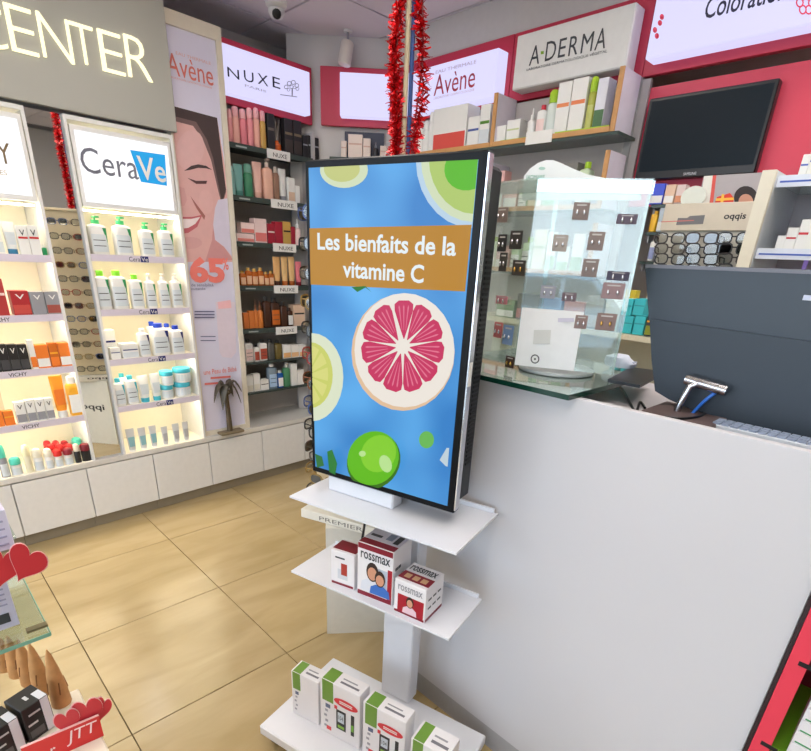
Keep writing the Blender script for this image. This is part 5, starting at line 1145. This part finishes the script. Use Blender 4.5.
# ------------------------------------------------------------------ left foreground display
ls = thing('display_stand', 'white tiered gift display stand at the left edge with glass shelf', 'stand', FULL, 0, 0, 0)
PINKW = mt((236,214,200), .5)
MB().box(-.5, .128, .55, 1.225, .47, .5, .003).build('table_top', mt((236,226,206), .45), ls); MB().box(-.48, .11, .57, 1.2, 0, .469).build('plinth', mt((228,208,196), .5), ls)
MB().box(-.46, -.44, 1.15, 1.17, .5005, 1.4).build('post', WM, ls); MB().box(-.1, -.08, 1.17, 1.19, .5005, 1.12).build('post', WM, ls)
gsh = MB().box(-.46, .077, .905, 1.22, .893, .90, .001).build('glass_shelf', thinglass((236,246,242), .03, nm='green_glass'), ls)
MB().box(-.46, .077, .9035, .9048, .893, .90).build('glass_edge', mt((120,170,150), .2), gsh); MB().box(.0772, .0785, .905, 1.22, .893, .90).build('glass_edge', mt((120,170,150), .2), gsh)
x, y = FULL.pz(39, 627, .902); MB().box(x-.018, x+.012, y-.006, y+.006, .9005, .905).build('shelf_clip', mt((110,100,70), .5), ls)
MB().box(-.46, .068, .895, 1.16, 1.088, 1.095, .001).build('upper_shelf', thinglass((236,246,242), .03, nm='green_glass'), ls)
G = 'lavender boxes on the gift display'
LAV = mt((206,206,228), .45)
b1 = FULL.pz(20, 624, .9005)
t = thing('gift_box', 'lavender white box on the glass shelf of the gift display', 'box', FULL, b1[0], b1[1]-.002, .9012, G)
MB().box(-.13, 0, 0, .05, 0, .135, .001).build('carton', LAV, t); MB().box(-.125, -.002, -.0008, 0, .10, .118).build('orange_band', P_(240,140,60), t); MB().box(-.034, -.010, -.0008, 0, .012, .03).build('barcode_print', pINK, t); MB().box(-.052, -.0505, -.0008, 0, .02, .09).build('red_line_print', pRED, t)
for k in range(5): MB().box(-.04, -.008, -.0008, 0, .045+k*.01, .048+k*.01).build('text_line_print', P_(160,160,190), t)
b2 = FULL.pz(16, 548, 1.0955)
t = thing('gift_box', 'lavender box with orange top on the highest gift display shelf', 'box', FULL, b2[0], b2[1], 1.096, G)
MB().box(-.13, 0, 0, .05, 0, .062, .001).build('carton', LAV, t); MB().box(-.12, -.012, .0, .05, .0625, .072).build('orange_top', P_(240,140,60), t)
for k in range(4): MB().box(-.04, -.006, -.0008, 0, .008+k*.012, .011+k*.012).build('text_line_print', P_(160,160,190), t)
# hearts
HR, HP = mt((196,48,58), .45), mt((240,190,190), .5)
def heart(cx, cy, r, rot=0, asp=1.0, n=36):
    o = []
    for i in range(n):
        t = 2*math.pi*i/n; x = 16*math.sin(t)**3/17; y = -(13*math.cos(t)-5*math.cos(2*t)-2*math.cos(3*t)-math.cos(4*t))/17
        x *= r*asp; y *= r; a = math.radians(rot); o.append((cx+x*math.cos(a)-y*math.sin(a), cy+x*math.sin(a)+y*math.cos(a)))
    return o
YH = b2[1]-.02
hs_ = thing('heart_sign', 'pair of overlapping red cardboard hearts clipped to the upper gift shelf', 'decoration', FULL, 0, YH, 0)
for k, (cx, cy, r, ro) in enumerate(((2,566,23,8), (26,561,21,24))):
    P1 = [FULL.px(*p, YH) for p in heart(cx, cy, r, ro)]; P2_ = [FULL.px(*p, YH) for p in heart(cx+.4, cy+.4, r+1.0, ro)]
    MB().prism(P2_, .001-.004*k, .003-.004*k).build('heart_backing', HP, hs_); MB().prism(P1, -.0005-.004*k, .0008-.004*k).build('heart', HR, hs_)
# cones
TB = .5005
WD = mt((196,142,88), .6, noise=.3, scale=40)
cpx = ((64,703,648),(46,692,641),(33,682,637),(21,674,634),(9,668,632),(0,664,630))
for k, (X, Y, Yt) in enumerate(cpx):
    x, y = FULL.pz(X-2, Y, TB); f = Fr(0, 0, 0); zt_ = FULL.px(X-13 if k == 0 else X-10, Yt, y)[1]; h = max(.08, zt_-TB)
    t = thing('wooden_cone', 'carved wooden cone on the gift display, %s from the right' % ORD[k], 'ornament', FULL, x, y, TB+.0005, 'carved wooden cones on the gift display')
    MB().lathe([(.020,0),(.021,.003),(.019,h*.3),(.014,h*.6),(.006,h*.9),(.001,h)], 0, 0, 14).build('body', WD, t, True)
    for j in range(4):
        a = j*1.57+k; MB().tube([(.0195*math.cos(a), .0195*math.sin(a), h*.25), (.0165*math.cos(a+.2), .0165*math.sin(a+.2), h*.45)], .0016, 5).build('carved_groove', mt((140,92,52), .7), t)
# black boxes and red tray
G = 'black boxes on the gift display'
for lab, BL, BR, TL in (('black carton with white label, right one on the gift display', (31,744), (57,725), (20,712.5)), ('black carton with white label, left one at frame edge', (-3,768), (28,746), (-13,737))):
    t, c, w, h = box_px(lab, 'black_carton', BL, BR, TL, TB, .06, G, mt((36,36,36), .4), FULL)
    flat(w*.18, w*.46, h*.02, h*.98, P_(222,222,228), c, 'white_label'); MB().box(w*.18, w*.46, 0, .03, h, h+.0008).build('white_label', P_(222,222,228), c)
    flat(-w*.3, w*.12, h*.72, h*.77, P_(190,190,190), c, 'text_line_print'); flat(-w*.4, -w*.05, h*.45, h*.5, P_(200,200,200), c, 'text_line_print'); flat(-w*.4, w*.1, h*.1, h*.3, P_(90,90,90), c, 'picture_print'); MB().box(-w*.1, w*.02, .02, .035, h, h+.0006).build('emblem_print', P_(210,210,210), c)
Pa, Pb = FULL.w(*FULL.pz(28, 770, TB), 0), FULL.w(*FULL.pz(104, 736, TB), 0)
d = Pb-Pa; FH = Fr(Pa.x, Pa.y, math.atan2(d.y, d.x)); L = d.length
tr_ = thing('heart_tray', 'red cardboard display tray topped with hearts, lower left corner', 'tray', FH, 0, 0, TB)
zt_ = FH.px(103, 714, 0)[1]-TB
TRM = mt((205,40,40), .4)
MB().box(0, L, 0, .004, .001, zt_).build('front_wall', TRM, tr_); MB().box(0, L, .0045, .03, .001, .004).build('tray_floor', TRM, tr_); MB().box(L-.004, L, .0045, .03, .0045, zt_*.8).build('side_wall', TRM, tr_)
MB().box(0, L, -.0004, .0044, zt_+.0003, zt_+.002).build('pale_rim', HP, tr_)
text('JTT', L*.52, L*.96, zt_*.25, zt_*.88, -.0008, mt((240,214,214), .5), tr_, shear=.25); text('r', L*.30, L*.38, zt_*.1, zt_*.5, -.0008, mt((240,214,214), .5), tr_, shear=.25)
for k, (cx, cy, r, ro, asp) in enumerate(((68,722,15,-22,.95), (88,713,18,-16,.95), (103,708,14,14,.6))):
    yo = .006+.004*k
    P1 = [FH.px(*p, yo) for p in heart(cx, cy, r, ro, asp)]; P2_ = [FH.px(*p, yo) for p in heart(cx-.3, cy, r+.9, ro, asp)]
    MB().prism([(x, z-TB) for x, z in P2_], yo+.001, yo+.0025).build('heart_backing', HP, tr_); MB().prism([(x, z-TB) for x, z in P1], yo-.0008, yo+.0008).build('heart', HR, tr_)
# ------------------------------------------------------------------ red display at lower right
FRS = F2
yr = 1.185*CS
x0 = FRS.px(811, 607, yr)[0]; xs = FRS.px(808, 667, yr)[0]
rs = thing('red_display', 'red cardboard display stand beside the counter, lower right corner', 'stand', FRS, 0, yr, 0)
RR = mt((226,62,84), .45, noise=.02)
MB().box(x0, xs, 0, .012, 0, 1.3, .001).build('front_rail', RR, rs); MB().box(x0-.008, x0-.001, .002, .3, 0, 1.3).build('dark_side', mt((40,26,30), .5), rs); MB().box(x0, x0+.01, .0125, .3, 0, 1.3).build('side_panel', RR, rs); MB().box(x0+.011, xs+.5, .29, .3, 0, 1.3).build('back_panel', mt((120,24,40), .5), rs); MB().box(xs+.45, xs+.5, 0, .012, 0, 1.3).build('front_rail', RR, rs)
for (a, b) in (((798,664),(812,668)), ((760.5,743),(771,747))):
    p, q_ = FRS.px(*a, yr-.0006), FRS.px(*b, yr-.0006); z = (p[1]+q_[1])/2
    MB().box(p[0], max(q_[0], p[0]+.03), -.0008, 0, z-.005, z+.005).build('slot', mt((20,12,14), .6), rs)
zsh = FRS.px(782, 748, yr+.03)[1]
MB().box(x0+.011, xs+.44, .02, .288, zsh-.012, zsh).build('green_shelf', mt((110,170,40), .5), rs); zs2_ = zsh+.26
MB().box(x0+.011, xs+.44, .02, .288, zs2_, zs2_+.012).build('green_shelf', mt((110,170,40), .5), rs)
bx = FRS.px(789, 738, yr+.025)[0]-.005
for k in range(5):
    t = thing('medicine_box', 'white and green box, %s from bottom in the red display stack' % ORD[k], 'box', FRS, bx+.07, yr+.025, zsh+.0006+k*.031, 'stacked boxes in the red display')
    c = MB().box(-.06, .06, 0, .12, 0, .030, .001).build('carton', CW, t); flat(-.055, .055, .003, .006, P_(60,150,90), c, 'green_line_print'); flat(-.03, .02, .012, .022, P_(30,50,60), c, 'logo_print'); flat(-.03, .02, .022, .024, P_(60,170,90), c, 'logo_print')

# ------------------------------------------------------------------ car in the street (seen reflected in the acrylic)
FC = Fr(-7.2, -5.0, math.pi/2)
car = thing('car', 'pale blue hatchback parked in the street outside the window', 'car', FC, 0, 0, -.06)
CB = mt((176,206,232), .25, coat=.5, noise=.01); CG = mt((60,74,84), .08)
side = [(-.05,.35),(0,.62),(.25,.82),(1.0,.92),(1.55,1.42),(2.1,1.5),(3.0,1.46),(3.75,1.05),(3.95,.8),(3.98,.4),(3.6,.28),(.4,.28)]
MB().prism(side, -.85, .85).build('body', CB, car)
for y0, y1 in ((-.856,-.851), (.851,.856)):
    MB().prism([(1.2,.95),(1.66,1.37),(2.15,1.43),(2.15,.95)], y0, y1).build('side_window', CG, car); MB().prism([(2.22,.95),(2.22,1.43),(2.95,1.39),(3.5,1.02),(3.4,.95)], y0, y1).build('side_window', CG, car)
for x in (.75, 3.2):
    for y0 in (-.88, .68):
        w_ = MB().tube([(x, y0, .31), (x, y0+.2, .31)], .31, 22).build('wheel', mt((26,26,28), .7), car, True); MB().tube([(x, y0-.005, .31), (x, y0+.205, .31)], .19, 16).build('hub_cap', CHROME, w_, True)
